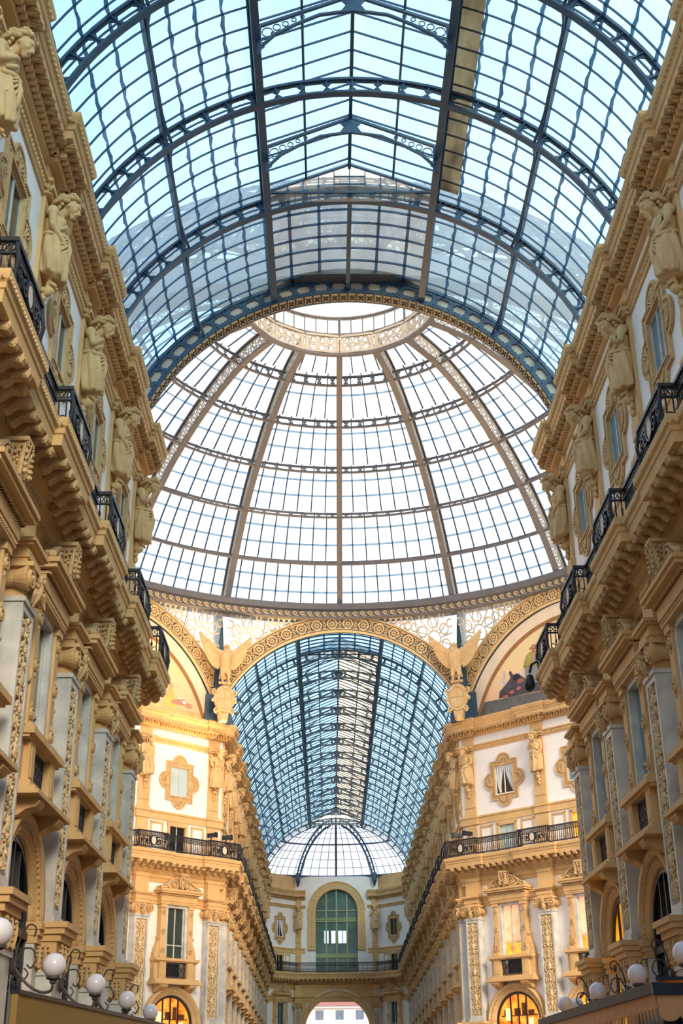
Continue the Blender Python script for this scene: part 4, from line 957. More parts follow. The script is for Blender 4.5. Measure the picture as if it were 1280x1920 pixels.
mural(-pi / 4, 'lunette mural with pale sky, flowers and a soft draped figure', [
    ('painted_ledge', S(206, 176, 120), [[(-7.0, 21.4), (7.0, 21.4), (7.0, 22.0), (-6.95, 22.0)]]),
    ('painted_flowers', S(200, 134, 112), [el(4.95, 22.42, .42, .2), el(5.5, 22.28, .3, .16), el(4.5, 22.35, .3, .16)]), ('painted_lilies', S(238, 226, 220), [el(4.85, 22.55, .18, .12), el(5.15, 22.42, .14, .1)]),
    ('painted_robe', S(224, 182, 104), [[(3.5, 22.0), (3.75, 22.6), (4.0, 23.1), (4.3, 23.0), (4.5, 22.5), (4.7, 22.0)]]), ('painted_head', S(208, 162, 118), [el(4.12, 23.25, .16, .2)])])
# blue steel piers at the corners, eagles on them
for k, ph in enumerate((pi / 8, -pi / 8, 3 * pi / 8, -3 * pi / 8)):
    mural_n = 'farmer' if ph > 0 else 'flower'; place = 'between far vault and ' + mural_n + ' mural' if abs(ph) < .5 else 'on the far side of the ' + mural_n + ' mural'
    t = thing('corner_pier', 'blue steel corner pier ' + place, 'pier', (sin(ph) * 18.75, OC + cos(ph) * 18.75, 0), -ph, 'steel corner piers')
    MB().add([(-.85, .35, 21.5), (.85, .35, 21.5), (.8, .35, 23.2), (-.8, .35, 23.2), (-.85, .9, 21.5), (.85, .9, 21.5), (.8, .9, 23.2), (-.8, .9, 23.2)], [(0, 1, 2, 3), (4, 5, 6, 7), (0, 4, 7, 3), (1, 5, 6, 2), (0, 1, 5, 4), (3, 2, 6, 7)]).build('foot', STEEL, t)
    MB().add([(-.3, -.1, 22.8), (.3, -.1, 22.8), (.3, .5, 22.8), (-.3, .5, 22.8), (-.2, .75, 28.8), (.2, .75, 28.8), (.2, 1.3, 28.8), (-.2, 1.3, 28.8)], [(0, 1, 5, 4), (1, 2, 6, 5), (2, 3, 7, 6), (3, 0, 4, 7)]).build('shaft', STEEL, t)
def eagle_mesh():
    m = MB(); C = m.cone
    C((0, -.45, 1.0), (0, -.5, 1.75), .3, .4); C((0, -.5, 1.75), (0, -.55, 2.2), .32, .17); m.ball((0, -.62, 2.38), (.17, .2, .17), 10, 8); C((0, -.78, 2.38), (-.06, -.92, 2.3), .07, .03)
    for sg in (1, -1):
        C((sg * .16, -.5, 1.05), (sg * .2, -.58, .55), .19, .12); C((sg * .2, -.58, .55), (sg * .18, -.6, .2), .08, .06)
        for q in (-.1, 0, .1): C((sg * .18, -.62, .17), (sg * .18 + q, -.78, .08), .045, .035)
        C((sg * .26, -.42, 2.0), (sg * .6, -.4, 2.12), .22, .2); C((sg * .6, -.4, 2.12), (sg * 1.1, -.38, 2.66), .19, .13); C((sg * 1.1, -.38, 2.66), (sg * 1.6, -.36, 3.2), .13, .06)
        for k in range(13):   # flight feathers fanning out below the arm of the wing
            f = k / 12; a = (.35 + 1.2 * f, 2.0 + 1.1 * f ** 1.15); e_ = (.42 + 1.16 * f + .12 * sin(pi * f), 1.08 + 1.95 * f ** 1.25 - .1 * sin(pi * f))
            C((sg * a[0], -.36, a[1]), (sg * e_[0], -.33, e_[1]), .12, .07)
        for k in range(8):
            f = k / 7; C((sg * (.3 + .8 * f), -.48, 1.98 + .72 * f), (sg * (.42 + .86 * f), -.43, 1.55 + .82 * f), .1, .06)
    for k in range(5): C((-.2 + .1 * k, -.4, 1.0), (-.3 + .15 * k, -.36, .45), .1, .06)
    return remeshed(m, 'body', STATUE, .03, 2)
def shield_meshes():
    m = MB(); fn = lambda u, v, h: (u, -.4 - h, v - .78)
    L = [(.62 * cos(2 * pi * k / 28) * (1 + .06 * cos(4 * pi * k / 28)), .85 * sin(2 * pi * k / 28)) for k in range(28)]
    m.loft([[fn(u, v, 0) for u, v in L], [fn(u * .96, v * .96, .12) for u, v in L]]); m.prism([(-.5, .5), (.5, .5), (.22, -1.35), (-.22, -1.35)], lambda u, v, h: fn(u, v, h), -.35, .05)
    for sg in (1, -1): m.ribbon(spiral(sg * .58, .35, .2, 1.3, pi / 2, -sg, 12), .09, fn, .0, .12); m.ribbon(spiral(sg * .45, -.7, .18, 1.3, -pi / 2, sg, 12), .09, fn, 0, .12); m.ball(fn(sg * .66, -.1, .05), .13, 7, 5)
    for k in range(7): m.ball(fn(-.3 + .1 * k, .95, .06), .1, 6, 4)
    m.ball(fn(0, -1.2, .05), (.22, .15, .2), 7, 5); a = m.mesh('cartouche', STATUE)
    m = MB(); m.ribbon([(.47 * cos(2 * pi * k / 28), .62 * sin(2 * pi * k / 28)) for k in range(28)], .05, fn, .12, .17, True); m.ribbon([(-.46, .02), (.46, .02)], .04, fn, .11, .155); m.ribbon([(0, -.6), (0, .6)], .04, fn, .11, .15)
    return a, m.mesh('cross_shield', STATUE)
_e = eagle_mesh(); _c, _s2 = shield_meshes()
for ph in (pi / 8, -pi / 8):
    n = 'farmer' if ph > 0 else 'flower'
    t = thing('stone_eagle', f'stone eagle with raised wings on a cross shield beside the {n} mural', 'eagle', (sin(ph) * 18.45, OC + cos(ph) * 18.45, 23.45), -ph, 'stone eagles')
    obj(_e, 'body', t); c = obj(_c, 'cartouche', t); obj(_s2, 'cross_shield', c)
# star lattices between arches and ring
RZ, RR = 28.75, 17.9
def lattice(ph, s0, lab):
    """half spandrel on one side of an octagon corner: s0 = +1/-1 side of the arch on face ph"""
    t = thing('star_lattice', lab, 'lattice', (0, OC, 0), 0, 'star lattices')
    o = Vector((sin(ph), cos(ph))); q = Vector((cos(ph), -sin(ph)))
    def fn(x, z, h=0.0):
        x = min(max(x, .2), 7.3); zb = BZ + sqrt(8.9 ** 2 - x * x) - .02; zt = 28.05; f = (z - zb) / max(.05, zt - zb)
        B = o * (AP + .1) + q * (s0 * x); az = atan2(B.x, B.y); Tt = Vector((sin(az), cos(az))) * (RR + .05); P = B * (1 - f) + Tt * f; P = P - P.normalized() * h
        return (P.x, P.y, z)
    zb = lambda x: BZ + sqrt(8.9 ** 2 - x * x) - .02
    g = MB().grid(lambda u, v: fn(.9 + 6.35 * u, zb(.9 + 6.35 * u) + (28.05 - zb(.9 + 6.35 * u)) * v, -.06), 24, 4); g.build('glass', HEADGLASS, t)
    m = MB(); inside = lambda x, z, r: .9 < x < 7.25 and zb(x) + r * .3 < z < 28.05 - r * .3
    cxs, czs = 5.9, 26.7; R = []
    R.append((cxs, czs, .42))
    for k in range(6): a = k * pi / 3 + pi / 6; R.append((cxs + .86 * cos(a), czs + .86 * sin(a), .3))
    for k in range(12): a = k * pi / 6; R.append((cxs + 1.42 * cos(a), czs + 1.42 * sin(a), .15 + .07 * (k % 2)))
    for i in range(20):
        for j in range(14):
            x = 1.0 + .36 * i + .18 * (j % 2); z = 23.2 + .36 * j
            if hypot(x - cxs, z - czs) > 1.72: R.append((x, z, .15 if (i + j) % 3 else .19))
    for x, z, r in R:
        if inside(x, z, r): m.ribbon([(x + r * cos(2 * pi * k / 12) * (1 + .0 * k), z + r * sin(2 * pi * k / 12)) for k in range(12)], .075, lambda u, v, h: fn(u, v, h), 0, .05, True)
    for k in range(12):
        a = k * pi / 6; p1 = (cxs + .44 * cos(a), czs + .44 * sin(a)); p2 = (cxs + 1.3 * cos(a + .12), czs + 1.3 * sin(a + .12))
        if inside(*p1, 0) and inside(*p2, 0): m.ribbon([p1, p2], .06, lambda u, v, h: fn(u, v, h), 0, .04)
    m.build('tracery', LATTICE, t); m = MB()
    for x in (3.5, 4.75): m.ribbon([(x, zb(x)), (x, 28.05)], .04, lambda u, v, h: fn(u, v, h), 0, .05)
    m.ribbon([(2.35, zb(2.35)), (2.35, 28.05)], .28, lambda u, v, h: fn(u, v, h), 0, .22); m.build('mullion', RIBGREY, t)
for ph, s0, lab in ((0, 1, 'star-pattern lattice above the far arch, beside the eagle at the farmer mural'), (0, -1, 'star-pattern lattice above the far arch, beside the eagle at the flower mural'), (pi / 4, -1, 'star-pattern lattice above the farmer mural, next to its eagle'), (-pi / 4, 1, 'star-pattern lattice above the flower mural, next to its eagle'), (pi / 4, 1, 'star-pattern lattice above the far end of the farmer mural'), (-pi / 4, -1, 'star-pattern lattice above the far end of the flower mural')):
    lattice(ph, s0, lab)
# dome
PROF = [(17.9, 28.9), (16.6, 31.15), (14.85, 33.55), (12.8, 35.6), (10.4, 37.4), (7.8, 38.75), (5.2, 39.3)]
def profile(n=6, off=0.0):
    out = []
    for i in range(len(PROF) - 1):
        p = [Vector(PROF[max(0, min(len(PROF) - 1, i + k))]) for k in (-1, 0, 1, 2)]
        for j in range(n):
            t = j / n; out.append(.5 * ((2 * p[1]) + (-p[0] + p[2]) * t + (2 * p[0] - 5 * p[1] + 4 * p[2] - p[3]) * t * t + (-p[0] + 3 * p[1] - 3 * p[2] + p[3]) * t ** 3))
    out.append(Vector(PROF[-1])); r = []
    for i, p in enumerate(out):
        tg = (out[min(i + 1, len(out) - 1)] - out[max(i - 1, 0)]).normalized(); nn = Vector((-tg.y, tg.x)) * -1
        if nn.y < 0: nn = -nn
        nn = Vector((abs(nn.x), abs(nn.y))); r.append(p + nn * off)
    return r
NP = 6; P0, P1 = profile(NP), profile(NP, 1.05); PH = profile(NP, .75)
DOME = thing('glass_dome', 'great glass dome with ribs, hoops and a round eye above the crossing', 'dome', (0, OC, 0))
def dome_rib():
    f, wb = MB(), MB()
    for P, h0, h1, wd in ((P0, -.06, .06, .17), (P1, -.05, .05, .14)):
        rings = []
        for i, p in enumerate(P):
            n = (P1[i] - P0[i]).normalized(); rings.append([(b, p.x + n.x * a, p.y + n.y * a) for a, b in ((h0, -wd), (h1, -wd), (h1, wd), (h0, wd))])
        f.loft(rings)
    L = [0]
    for i in range(1, len(P0)): L.append(L[-1] + (P0[i] - P0[i - 1]).length)
    def fn(u, v, h):
        i = max(0, min(len(L) - 2, next((k for k in range(len(L) - 1) if L[k + 1] >= u), len(L) - 2))); t = (u - L[i]) / (L[i + 1] - L[i])
        a = P0[i].lerp(P0[i + 1], t); b = P1[i].lerp(P1[i + 1], t); p = a.lerp(b, .5 + v / .8); return (h, p.x, p.y)
    n = round(L[-1] / .62); s = L[-1] / n
    for k in range(n):
        c = s * (k + .5); wb.ribbon(circ(c, 0, .2, 12), .06, fn, -.03, .03, True); wb.ribbon(circ(c, 0, .07, 8), .05, fn, -.03, .03, True)
        for q in (1, -1): wb.ribbon(circ(c + s / 2, q * .17, .11, 8), .045, fn, -.03, .03, True); wb.ribbon(circ(c, q * .25, .08, 7), .04, fn, -.03, .03, True)
    for v in (-.3, .3): wb.ribbon([(L[-1] * k / 30, v) for k in range(31)], .05, fn, -.03, .03)
    return f.mesh('rib', RIBGREY), wb.mesh('rib_lattice', LATTICE)
_rf, _rw = dome_rib()
for k in range(16):
    r = obj(_rf, 'rib', DOME); r.rotation_euler = (0, 0, -k * pi / 8); obj(_rw, 'rib_lattice', r)
for i in range(1, len(PROF) - 1):
    p, q2 = P0[i * NP], PH[i * NP]; m = MB()
    for P in (p, q2): m.lathe([(P.x - .07, P.y - .05), (P.x + .07, P.y - .05), (P.x + .07, P.y + .05), (P.x - .07, P.y + .05), (P.x - .07, P.y - .05)], 96)
    nn = 16 * max(4, round(p.x / 2)); st = 2 * pi / nn
    for k in range(nn):
        a = st * k
        def fn(u, v, h): P = p.lerp(q2, .5 + v / .75); aa = a + u / p.x; return ((P.x + h) * cos(aa), (P.x + h) * sin(aa), P.y)
        hw = p.x * st / 2; m.plate(hw, .36, starhole(hw * .8, .27), fn, -.012, .012, 16)
    m.build('hoop', RIBGREY, DOME)
gl = MB(); PG = profile(NP, 1.1); gl.lathe([(p.x, p.y) for p in PG], 64); gl.build('glazing', CLEAR, DOME)
bars = MB(); seams = MB()
for i in range(len(PROF) - 1):
    a = PG[i * NP:(i + 1) * NP + 1]; cnt = max(3, round(a[0].x * pi / 8 / .85))
    for k in range(16):
        for j in range(1, cnt):
            an = (k + j / cnt) * pi / 8; rings = []
            for p in (a[0], a[NP // 2], a[-1]): rings.append([((p.x + d) * cos(an) - e_ * sin(an), (p.x + d) * sin(an) + e_ * cos(an), p.y + d * .5) for d, e_ in ((-.07, -.032), (.02, -.032), (.02, .032), (-.07, .032))])
            bars.loft(rings)
    for f in ((.33, .67) if i < 4 else (.5,)):
        p = a[round(f * NP)]; seams.lathe([(p.x - .03, p.y - .06), (p.x - .06, p.y + .06)], 96)
bars.build('glazing_bars', STEEL2, DOME); seams.build('pane_seams', SEAL, DOME)
m = MB().lathe([(17.72, 28.55), (17.65, 28.6), (17.65, 28.95), (17.8, 29.05), (18.5, 29.1), (18.6, 28.0), (17.85, 28.0), (17.6, 28.02), (17.6, 28.1), (17.8, 28.14), (17.8, 28.5), (17.72, 28.55)], 128); m.build('base_ring', RIBGREY, DOME)
m = MB(); n = 240
for k in range(n):
    a0 = 2 * pi * k / n; fn = lambda u, v, h: ((17.78 - h) * cos(a0 + u / 17.8), (17.78 - h) * sin(a0 + u / 17.8), 28.32 + v)
    m.ribbon(spiral(0, 0, .15, 1.3, 0, 1, 11, .2), .05, fn, 0, .06); m.ribbon([(-.24, -.14), (-.05, -.15), (.14, -.04)], .04, fn, 0, .06)
m.build('running_scroll', GOLD, DOME)
m = MB(); RE = 5.1
for z0, z1, r0 in ((39.1, 39.25, RE - .12), (40.4, 40.55, RE - .08), (41.6, 41.7, RE)): m.lathe([(r0, z0), (r0 + .25, z0), (r0 + .25, z1), (r0, z1), (r0, z0)], 64)
m.build('eye_ring', RIBGREY, DOME); m = MB()
for k in range(16):
    a0 = (k + .5) * pi / 8; fn = lambda u, v, h: ((RE - h) * cos(a0 + u / RE), (RE - h) * sin(a0 + u / RE), 39.83 + v)
    for x in (-.5, 0, .5):
        for z in (-.24, .24): m.ribbon(circ(x, z, .2, 10), .09, fn, 0, .05, True)
        m.ribbon(circ(x + .25 * (x < .5), 0, .1, 8), .07, fn, 0, .05, True)
    m.ribbon([(-.98, -.53), (.98, -.53)], .12, fn, 0, .07); m.ribbon([(-.98, .53), (.98, .53)], .12, fn, 0, .07)
    for sg in (1, -1): m.ribbon([(sg * .86, -.55), (sg * .86, .55)], .22, fn, 0, .04)
m.build('eye_lattice', LATTICE, DOME); m = MB()
MB().lathe([(RE + .12, 39.2), (RE + .12, 41.7)], 48).build('eye_glass', HEADGLASS, DOME)
for k in range(48): a = k * pi / 24; MB().tube([(RE * cos(a), RE * sin(a), 40.5), (RE * cos(a), RE * sin(a), 41.65)], .07 if k % 6 == 0 else .03, 4).build('eye_post' if k % 6 == 0 else 'eye_bar', RIBGREY, DOME)
MB().lathe([(RE + .2, 41.7), (2.5, 43.0), (.01, 43.8)], 48).build('eye_roof', glass('eye_glass_cream', S(252, 240, 226), S(255, 246, 236), .5, .08), DOME)
# the near arch where the first vault opens into the dome
t = thing('near_arch', 'blue starred iron arch where the nearer vault meets the dome', 'arch', (0, 38.05, 0))
m = MB(); arcbox(m, 7.55, 7.62, -.15, .5, -TH, TH, 48); arcbox(m, 8.1, 8.22, -.15, .12, -TH, TH, 48); n = 34; st = 2 * TH / n; rm, hh = 7.86, .25; hw = rm * st / 2
for k in range(n):
    tc = -TH + st * (k + .5); fn = lambda u, v, q: ((rm + v) * sin(tc + u / rm), q - .1, VZ + (rm + v) * cos(tc + u / rm)); m.plate(hw, hh, starhole(hw * .74, hh * .6), fn, -.02, .02, 24)
m.build('starred_web', STEEL, t); m = MB(); arcbox(m, 7.62, 8.1, -.04, .0, -TH, TH, 48); m.build('cream_backing', CREAM, t); m = MB(); n = 66
for k in range(n):
    tc = -TH + 2 * TH * (k + .5) / n; arcbox(m, 7.5, 7.55, -.1, .32, tc - .0155, tc + .0155, 1)
m.build('soffit_plates', GOLD, t); m = MB()
for k in range(n):
    tc = -TH + 2 * TH * (k + .5) / n; fn = lambda u, v, h: ((7.5 - h) * sin(tc + u / 7.5), .11 + v, VZ + (7.5 - h) * cos(tc + u / 7.5))
    m.ribbon(circ(0, 0, .055, 8), .02, fn, 0, .03, True)
    for q in (1, -1): m.ribbon(circ(q * .06, .1, .03, 6), .02, fn, 0, .03, True); m.ribbon(circ(q * .06, -.1, .03, 6), .02, fn, 0, .03, True)
m.build('soffit_scrolls', BRONZE, t)
# ------------------------------------------------------------------ the curved end of the far arcade
EY, EZD, EX = 133.9, drop(133.9), 4.3
zE = lambda y: EZD
m = MB(); T = lambda s, d, z: (s, EY - d, z + EZD)
arc = [(-3.22 * cos(pi * k / 28), 8.25 + 3.22 * sin(pi * k / 28)) for k in range(29)]
fp = lambda u, v, d: T(u, d, v)
m.prism([(-EX, 0), (-3.22, 0)] + arc + [(3.22, 0), (EX, 0), (EX, 13.3), (-EX, 13.3)], fp, -.9, 0)
for sg in (1, -1): m.prism([(sg * 2.12, 13.3), (sg * EX, 13.3), (sg * EX, 19.6), (sg * 2.12, 19.6)], fp, -.5, 0)
arc = [(-2.12 * cos(pi * k / 24), 19.6 + 2.12 * sin(pi * k / 24)) for k in range(25)]
m.prism([(-EX, 19.6)] + arc + [(EX, 19.6), (EX, 23.0), (-EX, 23.0)], fp, -.5, 0)
CH = hypot(7.1 - EX, EY - FAR_END); CA = atan2(EY - FAR_END, 7.1 - EX)
for sg in (-1, 1):
    U = lambda s, d, z: (sg * (7.1 - s * cos(CA) - d * sin(CA)), FAR_END + s * sin(CA) - d * cos(CA), z + EZD)
    wall_mesh(m, U, CH / 2, CH / 2, .8); rz = CA if sg < 0 else -CA
    k = ('dark', 'dark', 'curtain' if sg < 0 else 'dark', 'dark'); n = 'flower' if sg < 0 else 'farmer'
    bay_set(U(CH / 2, 0, 0), rz, 'end wall of the far arcade', n + '-mural side', k, .8)
    MB().hexa([U(a, d, z) for z in (21.4, 23.0) for a, d in ((0, -.3), (CH, -.3), (CH, .05), (0, .05))]).build('trim_' + ('7' if sg < 0 else '8'), OCHRE)['kind'] = 'structure'
    column_set(T(sg * 3.85, 0, 0), 0, 'end wall of the far arcade', n + '-mural side', 1 + (sg > 0) * 2, .7, True, sg)
    p = [(sg * 7.1, FAR_END), (sg * EX, EY), (sg * 3.15, EY)]
    Run(p, {}, -1 if sg < 0 else 1, zE, 'on the far end wall, ' + n + ' side', 0, 'c')
structure(m.build('wall_end', PLASTER))
Run([(-7.1, FAR_END), (-EX, EY), (EX, EY), (7.1, FAR_END)], {}, -1, zE, 'across the far end wall', 0, 'br')
t = thing('end_window', 'big round-headed green window in the far end wall', 'window', (0, EY, EZD)); q = lambda u, v, h: (u, -h, v)
MB().prism([(2.12, 13.3), (2.12, 19.6)] + [(2.12 * cos(pi * k / 24), 19.6 + 2.12 * sin(pi * k / 24)) for k in range(25)] + [(-2.12, 13.3)], lambda u, v, d: (u, -d, v), -.4, -.36).build('glass_pane', ENDGLASS, t)
m = arcring(MB(), [(2.1, -.4), (2.1, .1), (2.2, .14), (2.75, .14), (2.78, .2), (2.9, .2), (2.92, 0)], 19.6, 0, pi, 28)
for sg in (1, -1): a, b = sorted((sg * 2.12, sg * 2.9)); m.B(a, b, -.4, .15, 15.8, 19.6)
sr = m.build('surround', OCHRE, t); m = MB()
for k in range(18): a = pi * (k + .5) / 18; m.ball((2.48 * cos(a), -.15, 19.6 + 2.48 * sin(a)), (.12 if k % 3 == 0 else .06, .05, .12 if k % 3 == 0 else .06), 6, 4)
for sg in (1, -1):
    for k in range(9): m.ball((sg * 2.5, -.16, 16.2 + .4 * k), (.11 if k % 3 == 0 else .05, .05, .11), 6, 4)
m.build('flower_bosses', CARVED, sr); m = MB(); GREEN = mat('green_frame', S(146, 160, 118), .5, .1)
for x in (-1.05, 0, 1.05): m.B(x - .08, x + .08, -.37, -.22, 13.3, 19.6 + sqrt(2.1 ** 2 - x * x))
for z0, z1 in ((15.1, 15.5), (18.55, 18.75), (18.9, 19.0), (18.7, 18.95), (13.3, 13.5), (19.6, 19.7)): m.B(-2.1, 2.1, -.37, -.24, z0, z1)
m.build('frame', GREEN, t); m = MB(); GLARE = mat('reflection_glow', S(214, 222, 246), .5, .05, emit=.9)  # bright reflections in the panes, put in as glowing plates
for x in (-1.25, -.55, .15, .65): m.B(x, x + .42, -.365, -.352, 16.5, 17.7)
m.build('reflection_pane', GLARE, t)
t = thing('exit_arch', 'tall round exit arch in the far end wall with a building outside', 'arch', (0, EY, EZD))
m = arcring(MB(), [(3.2, -.9), (3.2, .1), (3.3, .16), (3.62, .18), (3.66, .24), (3.78, .24), (3.8, 0)], 8.25, 0, pi, 32)
for sg in (1, -1): a, b = sorted((sg * 3.2, sg * 3.5)); m.B(a, b, -.9, .16, 0, 8.25)
m.build('archivolt', OCHRE, t); m = MB()
for sg in (1, -1): m.prism([(sg * 3.55, 9.6), (sg * 3.55, 12.1), (sg * .9, 12.1), (sg * 2.2, 11.5), (sg * 3.1, 10.6)], lambda u, v, d: (u, -d, v), 0, .05)
m.build('spandrel', OCHRE, t)
# glazed half dome over the curved end
HD = thing('half_dome', 'glazed half dome with two ribs over the far end wall', 'glass roof', (0, FAR_END, VZ + drop(FAR_END)))
E0 = math.asin(2.95 / RO); hd = lambda a, el_, r=RO: (r * cos(el_) * cos(a), .48 * r * cos(el_) * sin(a), r * sin(el_))
MB().grid(lambda u, v: hd(pi * u, E0 + (pi / 2 - E0) * v), 40, 12).build('glazing', HALFGLASS, HD)
for a in (radians(58), radians(122)):
    m = MB(); m.tube([hd(a, E0 + (radians(82) - E0) * k / 14, RO - .05) for k in range(15)], .09, 6); m.tube([hd(a, E0 + (radians(82) - E0) * k / 14, RO - .6) for k in range(15)], .1, 6)
    for k in range(12): e_ = E0 + (radians(80) - E0) * k / 11; m.tube([hd(a, e_, RO - .05), hd(a, e_, RO - .6)], .05, 5)
    p = hd(a, E0, RO - .3); m.tube([(p[0], p[1] - .1, p[2] + .3), (p[0], p[1] - .2, p[2] - .4), (p[0], p[1] + .0, p[2] - 1.0)], [.28, .24, .05], 6); m.build('rib', STEEL, HD)
m = MB(); m.tube([hd(pi / 2, E0 + (pi / 2 - E0) * k / 14) for k in range(15)], .11, 6)
for el_ in (radians(47), radians(72)): m.tube([hd(pi * k / 40, el_) for k in range(41)], .08, 5)
m.tube([hd(pi * k / 40, E0) for k in range(41)], .12, 5); m.build('main_bars', STEEL, HD); m = MB()
for k in range(1, 26): a = pi * k / 26; m.tube([hd(a, E0 + (radians(72) - E0) * j / 8) for j in range(9)], .03, 4)
for j in range(1, 8): el_ = E0 + (radians(72) - E0) * j / 8; m.tube([hd(pi * k / 40, el_) for k in range(41)], .025, 4)
m.build('glazing_bars', STEEL2, HD)
# building across the square, seen through the exit
t = thing('street_building', 'pale building with a tiled red roof seen through the exit arch', 'building', (0, 182, drop(139)))
m = MB().box(-26, 26, 0, 10, 0, 13.4); m.box(-26, 26, -.3, 0, 10.9, 11.1).box(-26, 26, -.5, 0, 13.1, 13.45); m.build('wall', mat('pale_render', S(226, 220, 222), .9, .04), t)
MB().add([(-27, -.9, 13.4), (27, -.9, 13.4), (27, 5, 15.6), (-27, 5, 15.6), (-27, 11, 13.4), (27, 11, 13.4)], [(0, 1, 2, 3), (3, 2, 5, 4), (0, 3, 4), (1, 5, 2)]).build('roof', mat('red_tiles', S(150, 98, 92), .9, .2, 5), t)
wm = MB().box(-.55, .55, -.05, .1, 0, 1.9).mesh('window', mat('street_window', S(96, 112, 132), .2, .2))
for z in (3, 8.4, 11.6):
    for k in range(-6, 7): o = obj(wm, 'window', t); o.location = (k * 2.7 + .6, -.02, z if z < 11 else 11.65); o.scale = (1, 1, 1 if z < 11 else .62)

# ------------------------------------------------------------------ lamps, floodlights, sign and awning
def smooth(P, n=6):
    P = [Vector(p) for p in P]; Q = [P[0]] + P + [P[-1]]; out = []
    for i in range(1, len(Q) - 2):
        a, b, c, d = Q[i - 1:i + 3]
        for k in range(n): t = k / n; out.append(.5 * (2 * b + (c - a) * t + (2 * a - 5 * b + 4 * c - d) * t * t + (3 * b - a - 3 * c + d) * t ** 3))
    return out + [P[-1]]
def make_lamp():
    t = thing('globe_lamp', '', 'lamp'); m = MB()
    m.lathe([(.001, 0), (.13, 0), (.15, .03), (.1, .07), (.001, .09)], 14); m.v = [(x, -.66 - z, y) for x, y, z in m.v]; m.build('rosette', BRONZE, t)
    m = MB().tube(smooth([(0, -.7, 0), (0, -.95, -.28), (0, -1.2, -.42), (0, -1.38, -.4), (0, -1.41, -.27)]), .026, 7)
    m.tube(smooth([(0, -.7, .02), (0, -.82, .28), (0, -1.0, .3), (0, -1.08, .12), (0, -1.0, -.02), (0, -.93, .04)]), .017, 6); m.tube(smooth([(0, -.7, .05), (0, -.76, .42), (0, -.9, .7), (0, -1.04, .66), (0, -1.02, .5)]), .017, 6)
    m.tube(smooth([(0, -.74, -.06), (0, -.84, -.24), (0, -.96, -.12), (0, -.88, -.02)]), .015, 6); m.build('bracket', BRONZE, t)
    m = MB().lathe([(.02, -.3), (.06, -.27), (.05, -.24), (.13, -.2), (.12, -.17), (.001, -.16)], 14, (0, -1.41, 0)); m.build('cup', BRONZE, t)
    MB().ball((0, -1.41, .02), .21, 28, 18).build('globe', GLOBE, t, True); return freeze(t)
LAMP = make_lamp()
for k, (x, y, z, rz, lb) in enumerate((
    (-7.1, 36.99, 3.62, pi / 2, 'white globe lamp over the far end of the tan signboard, against the corner pier'), (-7.1, 32.6, 3.66, pi / 2, 'white globe lamp above the tan signboard, between two other globes'),
    (-7.1, 28.09, 3.70, pi / 2, 'largest whole white globe lamp above the tan signboard'), (-7.1, 23.73 - 4.2, 3.82, pi / 2, 'white globe lamp cut by the frame edge beside the tan signboard'),
    (-7.1, 23.73, 3.71, pi / 2, 'white globe lamp on a scrolled bracket near the start of the tan signboard'),
    (-7.75, 39.0, 3.76, pi * 3 / 4, 'small white globe lamp tucked behind the last globe of the signboard wall'),
    (7.1, 37.5, 3.72, -pi / 2, 'white globe lamp at the far tip of the awning roof'), (7.1, 32.8, 3.75, -pi / 2, 'white globe lamp over the middle of the awning roof'),
    (7.1, 28.4, 3.80, -pi / 2, 'largest whole white globe lamp over the awning roof'), (7.1, 24.5, 3.87, -pi / 2, 'white globe lamp cut by the frame edge above the awning'),
    (7.41, 38.66, 3.81, -pi * 3 / 4, 'small white globe lamp half hidden behind the globe at the awning tip'))):
    put(LAMP, lb, (x, y, z), rz, 'white globe lamps')
WARM = (1.0, .62, .28)
def make_flood():
    t = thing('floodlight', '', 'lamp'); m = MB(); m.box(-.1, .1, -.3, .22, .12, .34).box(-.13, .13, -.36, -.3, .09, .37); m.build('housing', IRON, t)
    MB().tube([(0, 0, -.06), (0, 0, .14)], .03, 6).build('stem', IRON, t); return freeze(t)
FLOOD = make_flood()
def flood(loc, rz, lab, aim=None, power=0):
    put(FLOOD, lab, loc, rz, 'railing floodlights')
    if power:
        d = bpy.data.lights.new('floodlight_lamp', 'SPOT'); d.energy = power; d.color = WARM; d.spot_size = radians(95); d.spot_blend = .7; d.shadow_soft_size = .3
        o = bpy.data.objects.new('floodlight_lamp', d); COL.objects.link(o); v = Vector(aim) - Vector(loc); h = Vector((v.x, v.y, 0)).normalized() * .5
        o.location = (loc[0] + h.x, loc[1] + h.y, loc[2] + .45); o.rotation_euler = v.to_track_quat('-Z', 'Y').to_euler()
D2 = lambda sg, s, d: (sg * (WX + s * Q2 - d * Q2), FAR_C - s * Q2 - d * Q2, 14.62)
flood(D2(-1, .5, 1.1), pi / 4 + .5, 'black floodlight on the railing under the flower mural, nearest the far arcade', (-6, 66, 27), 8000)
flood(D2(-1, 1.6, 1.1), pi / 4 + .3, 'black floodlight on the railing under the flower mural, farther from the far arcade', (2, 60, 34), 15000)
flood(D2(1, .5, 1.1), -pi / 4 - .5, 'black floodlight on the railing under the farmer mural, nearest the far arcade', (6, 66, 27), 900)
flood(D2(1, 1.25, 1.1), -pi / 4 - .2, 'black floodlight on the railing under the farmer mural, farther from the far arcade', (2, 62, 32), 900)
t = thing('swan_neck_floodlight', 'black swan-neck floodlight hanging off the balcony end above the awning wall', 'lamp', (5.95, 38.15, 13.6))
MB().tube([(0, 0, .0), (0, 0, .15), (-.1, .25, .34), (-.28, .5, .3), (-.34, .6, .05)], .045, 8).build('neck', IRON, t); MB().box(-.12, .12, -.2, .16, -.02, .2).build('clamp', IRON, t)
MB().cone((-.34, .62, -.1), (-.36, .66, -.34), .12, .2, 12).build('head', IRON, t, True)
d = bpy.data.lights.new('swan_neck_lamp', 'SPOT'); d.energy = 26000; d.color = WARM; d.spot_size = radians(46); d.spot_blend = .8; d.shadow_soft_size = .4
